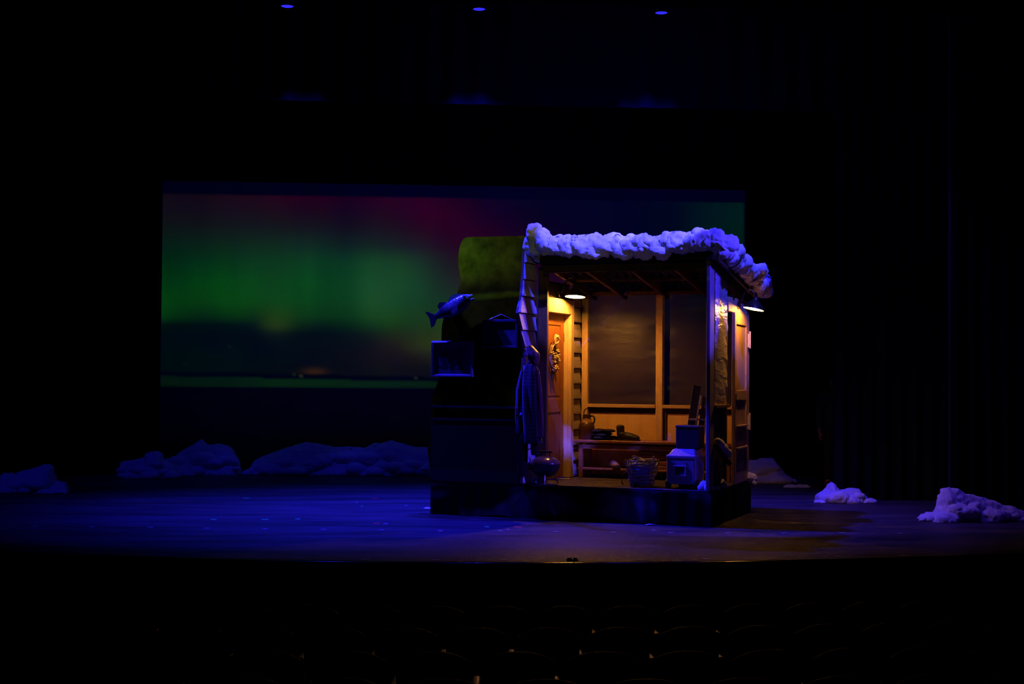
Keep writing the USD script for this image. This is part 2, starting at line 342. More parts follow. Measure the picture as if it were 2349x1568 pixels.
# the slide: rows and columns are read off the picture on the screen, as fractions of its width and height
KX = [380, 460, 520, 580, 625, 680, 740, 800, 850, 900, 960, 1030, 1090, 1150, 1230, 1330, 1440, 1540, 1620, 1713]
KY = [450, 485, 520, 560, 600, 650, 690, 725, 745, 765, 790, 815, 840, 855]
G = {
 450: [(18,9,18),(20,8,16),(24,7,16),(25,5,14),(26,3,13),(28,0,13),(28,0,14),(29,0,14),(30,0,14),(33,0,17),(35,0,19),(28,0,15),(15,0,14),(8,2,16),(4,2,20),(2,2,20),(0,2,20),(0,6,20),(0,17,20),(0,26,20)],
 485: [(16,14,18),(17,12,17),(19,12,17),(19,10,17),(20,8,16),(20,6,16),(21,6,16),(22,6,16),(24,6,17),(28,4,18),(36,0,20),(36,0,20),(22,0,15),(12,0,14),(5,2,18),(2,2,20),(0,2,20),(0,6,20),(0,18,20),(0,28,20)],
 520: [(14,20,17),(14,20,18),(14,20,18),(14,18,18),(14,17,18),(15,16,18),(16,16,19),(18,15,19),(19,14,20),(22,11,20),(29,5,20),(36,0,20),(34,0,18),(22,0,15),(10,0,16),(3,2,18),(0,2,18),(0,6,18),(0,18,18),(0,28,18)],
 560: [(6,31,12),(8,32,16),(10,33,20),(11,34,22),(12,34,25),(12,34,26),(12,34,27),(13,32,26),(15,30,25),(17,24,25),(22,17,23),(32,6,20),(38,0,20),(32,0,18),(18,0,16),(6,2,16),(0,2,16),(0,6,16),(0,16,16),(0,24,16)],
 600: [(0,40,4),(2,43,10),(5,46,15),(8,49,24),(10,51,29),(9,52,29),(8,55,29),(10,56,33),(18,60,42),(17,54,37),(19,40,30),(25,20,22),(36,6,20),(38,0,18),(26,0,16),(12,2,14),(4,2,14),(0,6,14),(0,14,14),(0,20,14)],
 650: [(1,51,1),(2,56,4),(4,60,7),(8,60,17),(10,61,25),(7,62,22),(7,63,25),(11,63,36),(22,67,52),(19,62,47),(18,53,44),(26,34,34),(32,20,24),(38,8,18),(34,4,14),(20,4,12),(8,4,10),(0,6,10),(0,10,10),(0,14,10)],
 690: [(3,58,0),(5,54,2),(6,62,2),(9,61,8),(12,64,24),(9,62,16),(8,60,16),(13,63,32),(24,68,50),(19,60,46),(18,55,41),(21,45,30),(28,36,24),(36,22,16),(38,12,12),(28,8,10),(14,6,8),(4,6,8),(0,8,8),(0,10,8)],
 725: [(3,50,0),(2,32,2),(5,44,2),(8,42,3),(28,58,6),(12,55,7),(8,50,3),(11,55,12),(21,61,30),(19,57,17),(23,56,15),(27,51,14),(32,46,12),(36,36,10),(40,26,8),(34,18,8),(20,12,8),(8,8,8),(2,8,8),(0,8,8)],
 745: [(0,14,4),(0,12,7),(0,13,7),(2,18,7),(36,59,4),(9,36,6),(4,26,6),(6,38,5),(12,46,8),(18,49,6),(25,53,8),(32,54,6),(36,52,5),(40,44,5),(44,36,5),(40,28,5),(28,20,6),(12,12,7),(4,8,8),(0,8,8)],
 765: [(0,8,10),(0,8,11),(0,8,12),(1,9,12),(12,24,8),(2,13,10),(2,13,10),(6,17,10),(14,24,7),(24,34,4),(34,48,4),(40,56,2),(44,58,2),(46,54,2),(50,46,2),(48,38,3),(36,28,4),(20,16,6),(6,10,8),(0,8,8)],
 790: [(0,8,11),(0,8,11),(0,8,12),(1,9,12),(3,11,12),(3,13,12),(5,14,13),(8,14,13),(13,14,13),(25,20,9),(42,50,2),(40,60,0),(48,66,0),(52,62,0),(60,58,0),(58,50,0),(46,38,2),(28,22,4),(10,12,6),(0,8,8)],
 815: [(0,10,10),(0,10,10),(0,10,11),(1,10,11),(2,11,11),(3,12,11),(5,12,12),(9,12,12),(14,12,13),(18,14,11),(26,24,6),(36,44,1),(46,62,0),(54,60,0),(66,64,0),(66,58,0),(56,46,1),(36,28,3),(16,14,5),(4,8,7)],
 840: [(0,10,9),(0,10,9),(1,10,10),(1,10,10),(2,10,10),(3,10,9),(5,11,9),(8,11,10),(10,12,10),(12,12,9),(13,13,8),(22,22,4),(30,40,1),(44,44,1),(60,54,0),(62,52,0),(56,46,1),(40,30,2),(20,16,4),(8,8,6)],
 855: [(0,10,8),(0,10,8),(1,10,8),(2,10,8),(3,10,8),(6,10,6),(9,10,6),(8,10,8),(9,11,8),(10,12,7),(11,12,7),(14,14,5),(18,24,3),(26,26,3),(40,36,2),(44,38,2),(42,36,2),(34,28,2),(20,16,3),(10,8,5)]}
def lin(c):
    c = np.asarray(c, float) / 255; return np.where(c < .04045, c / 12.92, ((c + .055) / 1.055) ** 2.4)
grid = np.array([[G[y][i] for i in range(len(KX))] for y in KY], float)
grid[9:, 14:, :2] *= .24; grid[9:, 13, :2] *= .7
from scipy.interpolate import RegularGridInterpolator
fx = (np.array(KX, float) - 362) / (1714 - 362); fy = (np.array(KY, float) - 446) / (892 - 446)
itp = RegularGridInterpolator((fy, fx), lin(grid), method='linear', bounds_error=False, fill_value=None)
NX, NZ = 260, 150
gu, gv = np.meshgrid(np.linspace(0, 1, NX), np.linspace(0, 1, NZ))
img = np.clip(itp(np.stack([gv.ravel(), gu.ravel()], -1)), 0, 1).reshape(NZ, NX, 3)
from scipy.ndimage import gaussian_filter
img = np.stack([gaussian_filter(img[..., k], (1.0, 1.6)) for k in range(3)], -1)
strk = meshkit.fbm(np.stack([gu * 16, gv * 1.2, gu * 0], -1), 3, 4)[..., None]
img *= .55 + .9 * strk
hor = .912 + .022 * np.clip(gu / .47, 0, 1.6)          # far shore, then the lake below it
shore = (gv > hor) & (gv <= hor + .026)
lake = gv > hor + .026
img[shore] = lin((0, 2, 12))
lk = lin(np.stack([np.interp(gu, [0, .19, .5, .6, .75, 1], [3, 7, 9, 40, 40, 6]), np.interp(gu, [0, .19, .5, .6, .75, 1], [26, 38, 36, 44, 40, 14]), 8 + 0 * gu], -1))
img = np.where(lake[..., None], lk * (.45 + .35 * meshkit.noise(np.stack([gu * 9, gv * 30, 0 * gu], -1))[..., None]), img)
glow = np.exp(-((gu - .262) / .018) ** 2 - ((gv - (hor - .012)) / .02) ** 2)[..., None] * lin((44, 22, 6))
img = img + np.where(gv[..., None] < hor[..., None], glow, 0)
for sx, sz, cc in [(.243, .935, (60, 64, 50)), (.228, .931, (34, 40, 30)), (.434, .941, (50, 50, 40)), (.12, .79, (20, 30, 30)), (.19, .665, (20, 34, 40)), (.05, .88, (14, 20, 20))]:
    i, j = int(sz * (NZ - 1)), int(sx * (NX - 1)); img[i, j] = lin(cc)
img[..., 2] *= .33; img[..., 1] *= 1.06
T = np.clip(img / .16, 0, 1)
SLIDE_D = .5
pts = np.stack([SX0 + gu * (SX1 - SX0), SY + 0 * gu, SZ1 + gv * (SZ0 - SZ1)], -1)
sl = PJ + (pts - PJ) * (SLIDE_D / (SY - PJ[1]))
idx = np.arange(NX * NZ).reshape(NZ, NX)
q = np.stack([idx[:-1, :-1], idx[:-1, 1:], idx[1:, 1:], idx[1:, :-1]], -1).reshape(-1, 4)
slide_m = M('colour_slide', {'a': ('attribute', {'attribute': 'slide'}), 't': ('transparent_bsdf', {})}, [('a.color', 't.color')], 't.BSDF')
pj = thing('slide_projector', 'black projector box over the auditorium throwing the aurora picture', 'projector', PJ)
loc = sl.reshape(-1, 3) - PJ
sp = obj('slide', (loc, q), slide_m, pj)
UsdGeom.PrimvarsAPI(UsdGeom.Mesh(sp)).CreatePrimvar('slide', Sdf.ValueTypeNames.Color3fArray, 'vertex').Set(Vt.Vec3fArray.FromNumpy(T.reshape(-1, 3).astype(np.float32)))
sx0, sx1, sz1, sz0 = loc[:, 0].min(), loc[:, 0].max(), loc[:, 2].max(), loc[:, 2].min()
obj('front_panel', cat(bx(-.4, sx0, SLIDE_D - .005, SLIDE_D + .005, -.3, .3, .001), bx(sx1, .4, SLIDE_D - .005, SLIDE_D + .005, -.3, .3, .001),
                       bx(sx0 - .001, sx1 + .001, SLIDE_D - .005, SLIDE_D + .005, sz1, .3, .001), bx(sx0 - .001, sx1 + .001, SLIDE_D - .005, SLIDE_D + .005, -.3, sz0, .001)), blackwall, pj)
obj('housing', cat(bx(-.41, -.4, -.3, .5, -.3, .3, .001), bx(.4, .41, -.3, .5, -.3, .3, .001), bx(-.41, .41, -.3, .5, .3, .31, .001), bx(-.41, .41, -.3, .5, -.31, -.3, .001), bx(-.41, .41, -.31, -.3, -.3, .3, .001)), blackwall, pj)

# ------------------------------------------------------------------ stage lamps
names = ['blue downlight, leftmost of the three under the top edge', 'blue downlight, middle one of the three under the top edge', 'blue downlight, rightmost of the three under the top edge']
for p, lab in zip(PARS, names):
    t = thing('stage_downlight', lab, 'stage light', p, 0, 'blue downlights on the front pipe')
    obj('housing', lathe([(.075, .005), (.078, .0), (.08, .01), (.08, .16), (.06, .24), (.03, .26), (.0, .262)], 24), iron_m, t, 40)
    obj('lens', lathe([(0, -.001), (.03, -.003), (.06, -.002), (.074, .003)][::-1], 24), lens_m, t, True, 'glowing blue lens')
    obj('yoke', tube([(-.1, 0, .1), (-.1, 0, .3), (.1, 0, .3), (.1, 0, .1)], .008), iron_m, t, True)
o = obj('lighting_pipe', tube([(-8, 17.2, 6.46), (6.3, 17.2, 6.46)], .024, 10), iron_m, None, True); tag(o, 'black pipe carrying the three blue downlights', 'pipe')

# ------------------------------------------------------------------ the porch wagon, in its own frame: a along the front, b deep, z up
ANG = math.radians(-26.6); ORG = np.array([.275, 17.134, 0])
UA = np.array([math.cos(ANG), math.sin(ANG), 0]); VA = np.array([-math.sin(ANG), math.cos(ANG), 0])
def Hp(a, b, z=0.): return ORG + UA * a + VA * b + np.array([0, 0, z])
def hthing(name, label, cat_, a, b, z, rot=0., group=None): return thing(name, label, cat_, Hp(a, b, z), ANG + rot, group)
ZP = .40
WN, DP = 3.42, 1.95
def ray(x, y): return fw + rt * (x - PW / 2) / FOC - up * (y - PH / 2) / FOC
def on_b(x, y, b):
    """where the sight line of a measured point meets the set's plane of depth b: (a, z)"""
    d = ray(x, y); k = ((ORG + VA * b - CAM) @ VA) / (d @ VA); p = CAM + d * k - ORG
    return float(p @ UA), float(p[2])

wag = hthing('porch_platform', 'low black stage platform with a painted skirt carrying the porch', 'platform', 0, 0, 0)
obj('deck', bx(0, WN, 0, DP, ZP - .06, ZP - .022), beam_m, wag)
nb = 14
for k in range(nb):                                             # deck boards run along the front
    b0, b1 = DP * k / nb, DP * (k + 1) / nb
    obj('plank', bx(0.0, WN, b0 + .002, b1 - .002, ZP - .022, ZP - .001 * (k % 3), .003), wood('deck_wood_%d' % k, (.05, .034, .05), (.085, .06, .085), 'x', 6, .6) if k < 3 else '/World/Looks/deck_wood_%d' % (k % 3), wag)
def skirt(p0, p1, nn, amp=.004):
    t = np.linspace(0, 1, nn); w = amp * np.sin(t * nn * .9) + amp * .8 * (meshkit.noise(np.stack([t * 9, t * 0, t * 0], -1), 3) - .5)
    d = np.array(p1) - np.array(p0); d = d / np.linalg.norm(d); nrm = np.array([d[1], -d[0]])
    V = []; 
    for off in (0, -.006):
        for z, s in ((.012, 1.3), (.2, 1.), (ZP - .025, .3)):
            for ti, wi in zip(t, w):
                q_ = np.array(p0) + (np.array(p1) - np.array(p0)) * ti + nrm * (.012 + wi * s + off); V.append((q_[0], q_[1], z + (.012 * math.sin(ti * 31) if z < .1 else 0)))
    Fc = []
    for s in range(2):
        for k in range(2):
            for i in range(nn - 1):
                a = s * 3 * nn + k * nn + i
                Fc += [(a, a + 1, a + nn + 1), (a, a + nn + 1, a + nn)] if s == 0 else [(a, a + nn + 1, a + 1), (a, a + nn, a + nn + 1)]
    return trimesh.Trimesh(V, Fc, process=False)
obj('skirt', skirt((-.012, 0), (WN + .012, 0), 120), skirt_m, wag, True, 'black cloth skirt with pale painted patches')
obj('skirt', skirt((WN, -.012), (WN, DP), 60), skirt_m, wag, True)
obj('skirt', skirt((0, DP), (0, -.012), 60), skirt_m, wag, True)
for a, b in ((.15, .15), (WN - .15, .15), (.15, DP - .15), (WN - .15, DP - .15)):
    obj('caster', cat(trimesh.creation.cylinder(.05, .035, transform=trimesh.transformations.translation_matrix((a, b, .05)) @ trimesh.transformations.rotation_matrix(PI / 2, (1, 0, 0))), bx(a - .03, a + .03, b - .03, b + .03, .08, ZP - .06)), iron_m, wag, 30)

# --- the cut-away room wall at the left
LE = [(1070,543),(1060,550),(1053,568),(1050,600),(1053,625),(1055,645),(1051,660),(1045,680),(1031,700),(1021,720),(1014,740),(1012,762),(1011,790),(1008,840),(1003,878),(993,900),(990,930),(986,960),(980,1000),(981,1040),(986,1078)]
RE = [(1205,540),(1204,560),(1203,590),(1202,625),(1200,650),(1196,690),(1189,712),(1190,735),(1194,760),(1198,785),(1203,815),(1200,860),(1195,900),(1190,940),(1192,980),(1194,1010),(1200,1030),(1196,1060),(1192,1078),(1194,1106)]
left = spline([on_b(x, y, 0) for x, y in LE], 70); right_ = np.array([on_b(x, y, 0) for x, y in RE])
rw = hthing('cutaway_room_wall', 'wavy-edged cut-away room wall with fish and pictures on it', 'wall panel', 0, 0, 0)
FR_ = 1.160
wp = [tuple(p) for p in left] + [(left[-1][0], ZP + .003), (FR_, ZP + .003), (FR_, float(right_[0][1]))]
obj('wall_panel', extr(wp, .035, at=.012), flat_m, rw)
rim = tube([(p[0], .008, p[1]) for p in np.vstack([left[::-1], [on_b(1200, 540, 0)]])][::-1], .006, 6)
z_c0, z_c1 = on_b(1090, 962, 0)[1], on_b(1090, 931, 0)[1]
rail0 = on_b(991, 945, 0)[0]
obj('wainscot', extr([(on_b(985, 970, 0)[0] + .01, z_c0), (FR_ - .01, z_c0), (FR_ - .01, .53), (on_b(986, 1070, 0)[0] + .01, .53)], .008, at=.002), flatrail_m, rw)
obj('chair_rail', bx(rail0, FR_ - .005, -.012, .012, z_c1 - .03, z_c1), flatrail_m, rw)
obj('chair_rail', bx(rail0 + .01, FR_ - .005, -.006, .012, z_c0 - .02, z_c0 + .01), flatrail_m, rw)
bl = on_b(963, 1076, 0)[0]
obj('baseboard', extr([(bl, .535), (FR_ - .005, .535), (FR_ - .005, ZP + .004), (on_b(992, 1103, 0)[0] + .02, ZP + .004)], .022, at=-.012), plain('baseboard_paint', (.07, .06, .025), .6, .3), rw, label='baseboard cut to a point at its end')
obj('brace', cat(beam((.5, .06, .5), (.5, .06, 3.2), .04, .08), beam((.95, .06, .5), (.95, .06, 3.2), .04, .08), beam((.45, .09, 2.4), (1.14, .09, 2.4), .04, .08, upv=(0, 1, 0)), beam((.5, .1, 1.8), (.5, 1.2, ZP + .05), .04, .06)), pine, rw)

ZW = ZP + .004
# --- porch walls
pw = hthing('porch_wall', 'porch wall of lapped boards framing the lit wooden door', 'wall', 0, 0, 0)
def ridge(b): return 3.03 - .17 * b                            # underside of the roof boards
obj('stud_core', cat(bx(1.21, 1.28, .345, .40, ZW, ridge(.4)), bx(1.21, 1.28, 1.26, 1.75, ZW, ridge(1.75)), bx(1.21, 1.28, .40, 1.26, 2.45, ridge(1.3))), plain('wall_core', (.05, .035, .025), .9), pw)
zb = ZW + .01; k = 0
while zb < 3.0:                                                 # lapped boards on the inside, cut round the door
    z0, z1 = zb, min(zb + .178, 3.0)
    for b0, b1 in (((1.335, 1.63),) if z0 < 2.60 else ((.348, 1.63),)):
        zt = min(z1, ridge(b1) - .01)
        if zt - z0 > .03:
            m = hull([(1.28, b, z) for b in (b0, b1) for z in (z0, zt)] + [(1.312, b, z0) for b in (b0, b1)] + [(1.312, b, z0 + .02) for b in (b0, b1)] + [(1.290, b, zt) for b in (b0, b1)])
            obj('siding_board', m, siding_m, pw)
    zb += .193; k += 1
for (b0, b1, z0, z1) in ((.348, .43, ZW, 2.61), (1.23, 1.33, ZW, 2.61), (.43, 1.23, 2.43, 2.61)):
    obj('casing', bx(1.27, 1.322, b0, b1, z0, z1, .005), casing_m, pw, label='pale wooden door casing')
obj('jamb', cat(bx(1.205, 1.27, .41, .43, ZW, 2.45), bx(1.205, 1.27, 1.23, 1.25, ZW, 2.45), bx(1.205, 1.27, .43, 1.23, 2.43, 2.45)), casing_m, pw)
AW = 1.20                                                       # the outer stub of the wall, faced with white clapboards, cut to a wavy front edge
def on_a(x, y, a):
    d = ray(x, y); k = ((ORG + UA * a - CAM) @ UA) / (d @ UA); p = CAM + d * k - ORG
    return float(p @ VA), float(p[2])
edge = np.array([on_a(x, y, AW) for x, y in RE]); edge = edge[np.argsort(edge[:, 1])]
ed = lambda z: float(np.interp(z, edge[:, 1], edge[:, 0]))
zs_ = np.linspace(ZW, 3.27, 40)
core = trimesh.creation.extrude_polygon(Polygon([(ed(z), z) for z in zs_] + [(.285, 3.27), (.285, ZW)]), .03)
v = core.vertices.copy(); core.vertices = np.stack([AW - .035 + v[:, 2], v[:, 0], v[:, 1]], -1)
obj('stub_panel', core, trim_m, pw)
zb = ZW + .012
while zb < 3.25:
    z0, z1 = zb, min(zb + .186, 3.29)
    l0, l1 = ed(z0 + .01), ed(z1); rb = .283
    m = hull([(AW - .003, b, z) for b, z in ((l0, z0), (rb, z0), (l1, z1), (rb, z1))] + [(AW + .032, b, z0 + dz) for b in (l0, rb) for dz in (0, .015)] + [(AW + .008, b, z1) for b in (l1, rb)])
    obj('clapboard', m, clap_m, pw, label='white clapboard with a broken front edge')
    zb += .198
obj('corner_post', bx(1.238, 1.358, .288, .345, ZW, 2.955, .006), trim_m, pw, label='dark wooden corner post')

back = hthing('porch_back_wall', 'open back wall of pine posts with plastic sheeting over wood panels', 'wall', 0, 1.70, 0)
for a0, a1 in ((1.288, 1.371), (2.273, 2.364), (3.32, 3.40)):
    obj('post', bx(a0, a1, 0, .09, ZW, 2.70, .006), pine, back)
for a0, a1 in ((1.371, 2.273), (2.364, 3.32)):
    obj('sill', bx(a0, a1, -.012, .09, 1.268, 1.312, .004), pine_h, back)
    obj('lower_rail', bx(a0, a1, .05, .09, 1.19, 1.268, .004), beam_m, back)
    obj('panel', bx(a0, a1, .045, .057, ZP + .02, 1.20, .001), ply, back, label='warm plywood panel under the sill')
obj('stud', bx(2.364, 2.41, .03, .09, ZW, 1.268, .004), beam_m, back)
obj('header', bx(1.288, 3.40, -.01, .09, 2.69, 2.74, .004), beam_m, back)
for a0, a1 in ((1.40, 1.79), (1.84, 2.33), (2.40, 2.88), (2.94, 3.36)):
    obj('transom_board', bx(a0, a1, .03, .05, 2.74, 2.768, .002), beam_m, back)
def sheet(a0, a1, z0, z1, y, seed, nx=40, nz=60):
    A, Z = np.meshgrid(np.linspace(a0, a1, nx), np.linspace(z0, z1, nz))
    d = np.minimum(np.minimum(A - a0, a1 - A) / .18, np.minimum(Z - z0, z1 - Z) / .25); d = np.clip(d, 0, 1)
    w = (meshkit.fbm(np.stack([A * 2.2, Z * 9, A * 0 + seed], -1), 3, seed) - .5) * .03 * (1.15 - d) + (meshkit.noise(np.stack([A * 1.6, Z * 1.1, A * 0 + 3 * seed], -1), seed) - .5) * .03 * d
    V = np.stack([A, y + w, Z], -1).reshape(-1, 3); I = np.arange(nx * nz).reshape(nz, nx)
    return trimesh.Trimesh(V, np.stack([I[:-1, :-1], I[:-1, 1:], I[1:, 1:], I[1:, :-1]], -1).reshape(-1, 4)[:, [0, 1, 2, 0, 2, 3]].reshape(-1, 3), process=False)
obj('plastic_sheet', sheet(1.36, 2.28, 1.30, 2.70, .06, 2), film_m, back, True, 'clear plastic sheet with a warm lamp glow and creases')
obj('plastic_sheet', sheet(2.44, 3.33, 1.30, 2.70, .06, 5), film_m, back, True, 'clear plastic sheet, darker and bluer')

side = hthing('porch_side_wall', 'right side wall of the porch with a tall plastic covered window', 'wall', WN, 0, 0)
obj('corner_post', bx(-.045, 0, -.03, .155, ZW, 2.96, .006), wood('corner_post_wood', (.26, .22, .22), (.40, .34, .34), 'z', 9), side, label='pale square corner post lit blue')
obj('stud', bx(-.09, -.01, .76, .81, ZW, 2.86, .004), trim_m, side)
obj('sill', bx(-.11, .03, .16, .80, 1.315, 1.35, .004), pine_y, side)
obj('lower_panel', bx(-.05, -.035, .155, .76, ZW, 1.315, .001), plain('side_panel_dark', (.02, .02, .022), .8), side)
obj('edge_strip', bx(-.04, -.012, .155, .222, 1.35, 2.90, .002), trim_m, side)
obj('bottom_plate', bx(-.09, -.01, .155, .76, ZW, ZP + .04), beam_m, side)
sh2 = sheet(.215, .765, 1.35, 2.84, 0, 8, 36, 60); v = sh2.vertices.copy(); sh2.vertices = np.stack([-.006 - v[:, 1] * 1.2, v[:, 0], v[:, 2]], -1)
obj('plastic_sheet', sh2, film2_m, side, True, 'milky creased plastic sheet over the side window')
obj('end_stud', bx(-.09, 0, 1.80, 1.88, ZW, 2.72, .004), pine, side)
obj('top_plate', hull([(x, b, z) for x in (-.09, 0) for b, z in ((.0, 2.88), (.0, 2.97), (1.88, 2.58), (1.88, 2.67))]), raft_m, side)
obj('door_head', bx(-.06, .012, .765, 1.80, 2.43, 2.60, .004), casing_m, side)

# --- doors
def panel_door(name, label, a, b, rot, w, h, mat, t=.04, knob=True):
    """slab along +y from the hinge/jamb, face towards +x"""
    d = hthing(name, label, 'door', a, b, ZP + .008, rot)
    s, r = .11, .12
    zs = [.02, h * .44, h - .02]
    obj('slab', bx(-t, -.010, .002, w - .002, 0, h, .002), mat, d)
    for y0, y1 in ((.0, s), (w - s, w)): obj('stile', bx(-t - .001, 0, y0, y1, 0, h, .004), mat, d)
    for z0, z1 in ((0, .2), (h * .40, h * .40 + .17), (h - .14, h)): obj('rail', bx(-t - .001, 0, s, w - s, z0, z1, .004), mat, d)
    for z0, z1 in ((.2, h * .40), (h * .40 + .17, h - .14)): obj('panel', bx(-.014, -.004, s + .035, w - s - .035, z0 + .035, z1 - .035, .006), mat, d)
    return d
dl = panel_door('entry_door', 'orange lit varnished wooden door with a dried wreath on it', 1.225, .434, 0, .79, 2.02, door_m)
obj('knob', cat(lathe([(0, 0), (.02, 0), (.012, .015), (.012, .03), (.028, .045), (.028, .06), (0, .07)], 18)).apply_transform(trimesh.transformations.translation_matrix((0, .07, .98)) @ trimesh.transformations.rotation_matrix(PI / 2, (0, 1, 0))), brass_m, dl, 40)
obj('hinge', cat(bx(-.005, .006, .775, .79, .25, .36), bx(-.005, .006, .775, .79, 1.68, 1.79)), brass_m, dl)

# the screen door stands ajar, hinged at its far edge
RD = math.radians(2)
sd = hthing('screen_door', 'weathered wooden side door standing ajar under the right lamp', 'door', WN + .005, 1.78, ZP + .008, RD)
h, w, t, s = 2.02, .80, .035, .10
for y0, y1 in ((-w, -w + s), (-s, 0)): obj('stile', bx(-t, .004, y0, y1, 0, h, .004), sdoor_m, sd)
for z0, z1 in ((0, .13), (.36, .42), (.62, .68), (.98, 1.1), (h - .14, h)): obj('rail', bx(-t, .004, -w + s, -s, z0, z1, .004), sdoor_m, sd)
for z0, z1 in ((.13, .36), (.42, .62), (.68, .98), (1.1, h - .14)): obj('panel', bx(-.028, -.016, -w + s - .005, -s + .005, z0 - .005, z1 + .005, .002), sdoor_m, sd)
for z in (.42, .68): obj('ledge', bx(-.01, .03, -w + s, -s, z - .012, z + .006, .002), casing_m, sd)
obj('lever_handle', cat(bx(.004, .012, -w + .03, -w + .07, .92, 1.06), tube([(.01, -w + .05, .99), (.05, -w + .05, .99), (.055, -w + .13, .985)], .008)), chrome_m, sd, 40)
for z in (.62, 1.62): obj('hinge', cat(bx(-.005, .02, -.03, .05, z, z + .17), tube([(.022, .012, z - .01), (.022, .012, z + .2)], .012)), plain('hinge_pale_%d' % int(z * 100), (.75, .62, .42), .5), sd, 30)

# --- roof
rf = hthing('porch_roof', 'dark corrugated shed roof with exposed rafters over the porch', 'roof', 0, 0, 0)
def corr(a0, a1, b0, b1, zoff, pitch=.11, amp=.021, n=8):
    N = int(round((a1 - a0) / pitch * n)) + 1; A = np.linspace(a0, a1, N); w = amp * np.cos((A - 1.33) / pitch * 2 * PI)
    bs = np.linspace(b0, b1, 3); V = []
    for th in (0, .004):
        for b in bs: V += [(a, b, 3.055 - .17 * b + zoff + ww + th) for a, ww in zip(A, w)]
    Fc = []; R = 3
    for s in range(2):
        for k in range(R - 1):
            for i in range(N - 1):
                p = s * R * N + k * N + i
                Fc += [(p, p + N, p + N + 1), (p, p + N + 1, p + 1)] if s == 0 else [(p, p + N + 1, p + N), (p, p + 1, p + N + 1)]
    hh = R * N
    for i in range(N - 1):
        for k, fl in ((0, 1), (R - 1, 0)):
            p, q_ = k * N + i, k * N + i + 1
            Fc += [(p, q_, q_ + hh), (p, q_ + hh, p + hh)] if fl else [(p, q_ + hh, q_), (p, p + hh, q_ + hh)]
    return trimesh.Trimesh(V, Fc, process=False)
for j, (a0, a1) in enumerate(((1.33, 1.99), (1.94, 2.54), (2.49, 3.09), (3.04, 3.58))):
    obj('roofing_sheet', corr(a0, a1, -.175, 2.02, (.060, .030, .024, .032)[j]), tin_m, rf, 30)
for a in (1.40, 1.81, 2.36, 2.89, 3.37):
    obj('rafter', hull([(x, b, z) for x in (a - .02, a + .02) for b, z in ((.02, 2.955), (.02, 3.04), (1.92, 2.645), (1.92, 2.72))]), raft_m, rf)
obj('flashing', hull([(x, b, z) for x in (1.19, 1.40) for b, z in ((.29, 3.075), (.29, 3.10), (1.95, 2.79), (1.95, 2.815))]), tin_m, rf)
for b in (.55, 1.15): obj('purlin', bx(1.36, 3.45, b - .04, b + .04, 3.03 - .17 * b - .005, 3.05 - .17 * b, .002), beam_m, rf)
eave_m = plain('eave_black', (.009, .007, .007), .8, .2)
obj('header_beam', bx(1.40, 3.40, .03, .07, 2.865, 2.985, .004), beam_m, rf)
obj('fascia', bx(1.35, 3.46, -.08, -.05, 2.965, 3.055, .003), eave_m, rf)
obj('barge_board', hull([(x, b, z) for x in (3.49, 3.52) for b, z in ((-.05, 2.955), (-.05, 3.06), (2.0, 2.605), (2.0, 2.71))]), raft_m, rf)
obj('bracket', hull([(1.335, -.05, 2.99), (1.345, -.10, 3.0), (1.345, -.05, 3.09), (1.41, -.10, 2.97), (1.41, -.10, 3.09), (1.41, -.04, 3.0)]), plain('bracket_paint', (.25, .22, .25), .6), rf)

# snow lying along the front eave and the right edge of the roof
SP = [(1.36, 3.36, .10), (1.42, 3.27, .08), (1.50, 3.26, .08), (1.58, 3.26, .08), (1.67, 3.265, .08), (1.74, 3.20, .07), (1.82, 3.255, .085), (1.92, 3.26, .09), (2.02, 3.265, .09), (2.12, 3.25, .08),
      (2.2, 3.265, .09), (2.28, 3.27, .09), (2.38, 3.235, .08), (2.47, 3.21, .08), (2.56, 3.21, .08), (2.66, 3.205, .08), (2.78, 3.19, .075), (2.87, 3.225, .085), (2.98, 3.215, .08), (3.09, 3.215, .08), (3.17, 3.24, .08), (3.26, 3.265, .09), (3.36, 3.275, .09), (3.45, 3.28, .09)]
bl_ = []
for a, zt, r in SP:
    for k, b in enumerate((-.05, .08, .24, .42)):
        top = zt + (-.015, .0, -.04, -.09)[k] + rnd.uniform(-.02, .012); r_ = r * rnd.uniform(.55, 1.05); zc = top - r_
        bl_.append(((a + rnd.uniform(-.05, .05), b + rnd.uniform(-.03, .03), zc), (r_ * rnd.uniform(.9, 1.8), r_ * 1.3, r_)))
        base = 3.115 - .17 * b
        bl_.append(((a, b, (zc + base) / 2), (r * 1.25, r * 1.3, max(.045, (zc - base) * .7))))
a = 1.42
while a < 3.40:                                                  # the torn fringe hangs over the edge here and there
    hang = np.interp(a, [1.4, 1.6, 1.9, 2.3, 2.6, 3.0, 3.4], [.0, .02, .05, .10, .10, .05, .03]) * rnd.uniform(.1, 1.25)
    w_ = rnd.uniform(.05, .13)
    bl_.append(((a, -.13 + rnd.uniform(-.012, .012), 3.175 - hang * .5), (w_, .05, .055 + hang * .5)))
    a += w_ * rnd.uniform(.7, 1.2)
for b in np.arange(.1, 1.96, .1):                                # along the side edge, thinning out
    zt = 3.13 - .17 * b + np.interp(b, [.1, .5, .9, 1.05, 1.4, 1.9], [.12, .12, .06, .09, .11, .04]) + rnd.uniform(-.03, .02)
    r = rnd.uniform(.05, .085)
    bl_.append(((3.50 + rnd.uniform(-.03, .05), b, zt - r), (rnd.uniform(.08, .13), .1, r))); bl_.append(((3.50, b, 3.10 - .17 * b), (.10, .09, .055)))
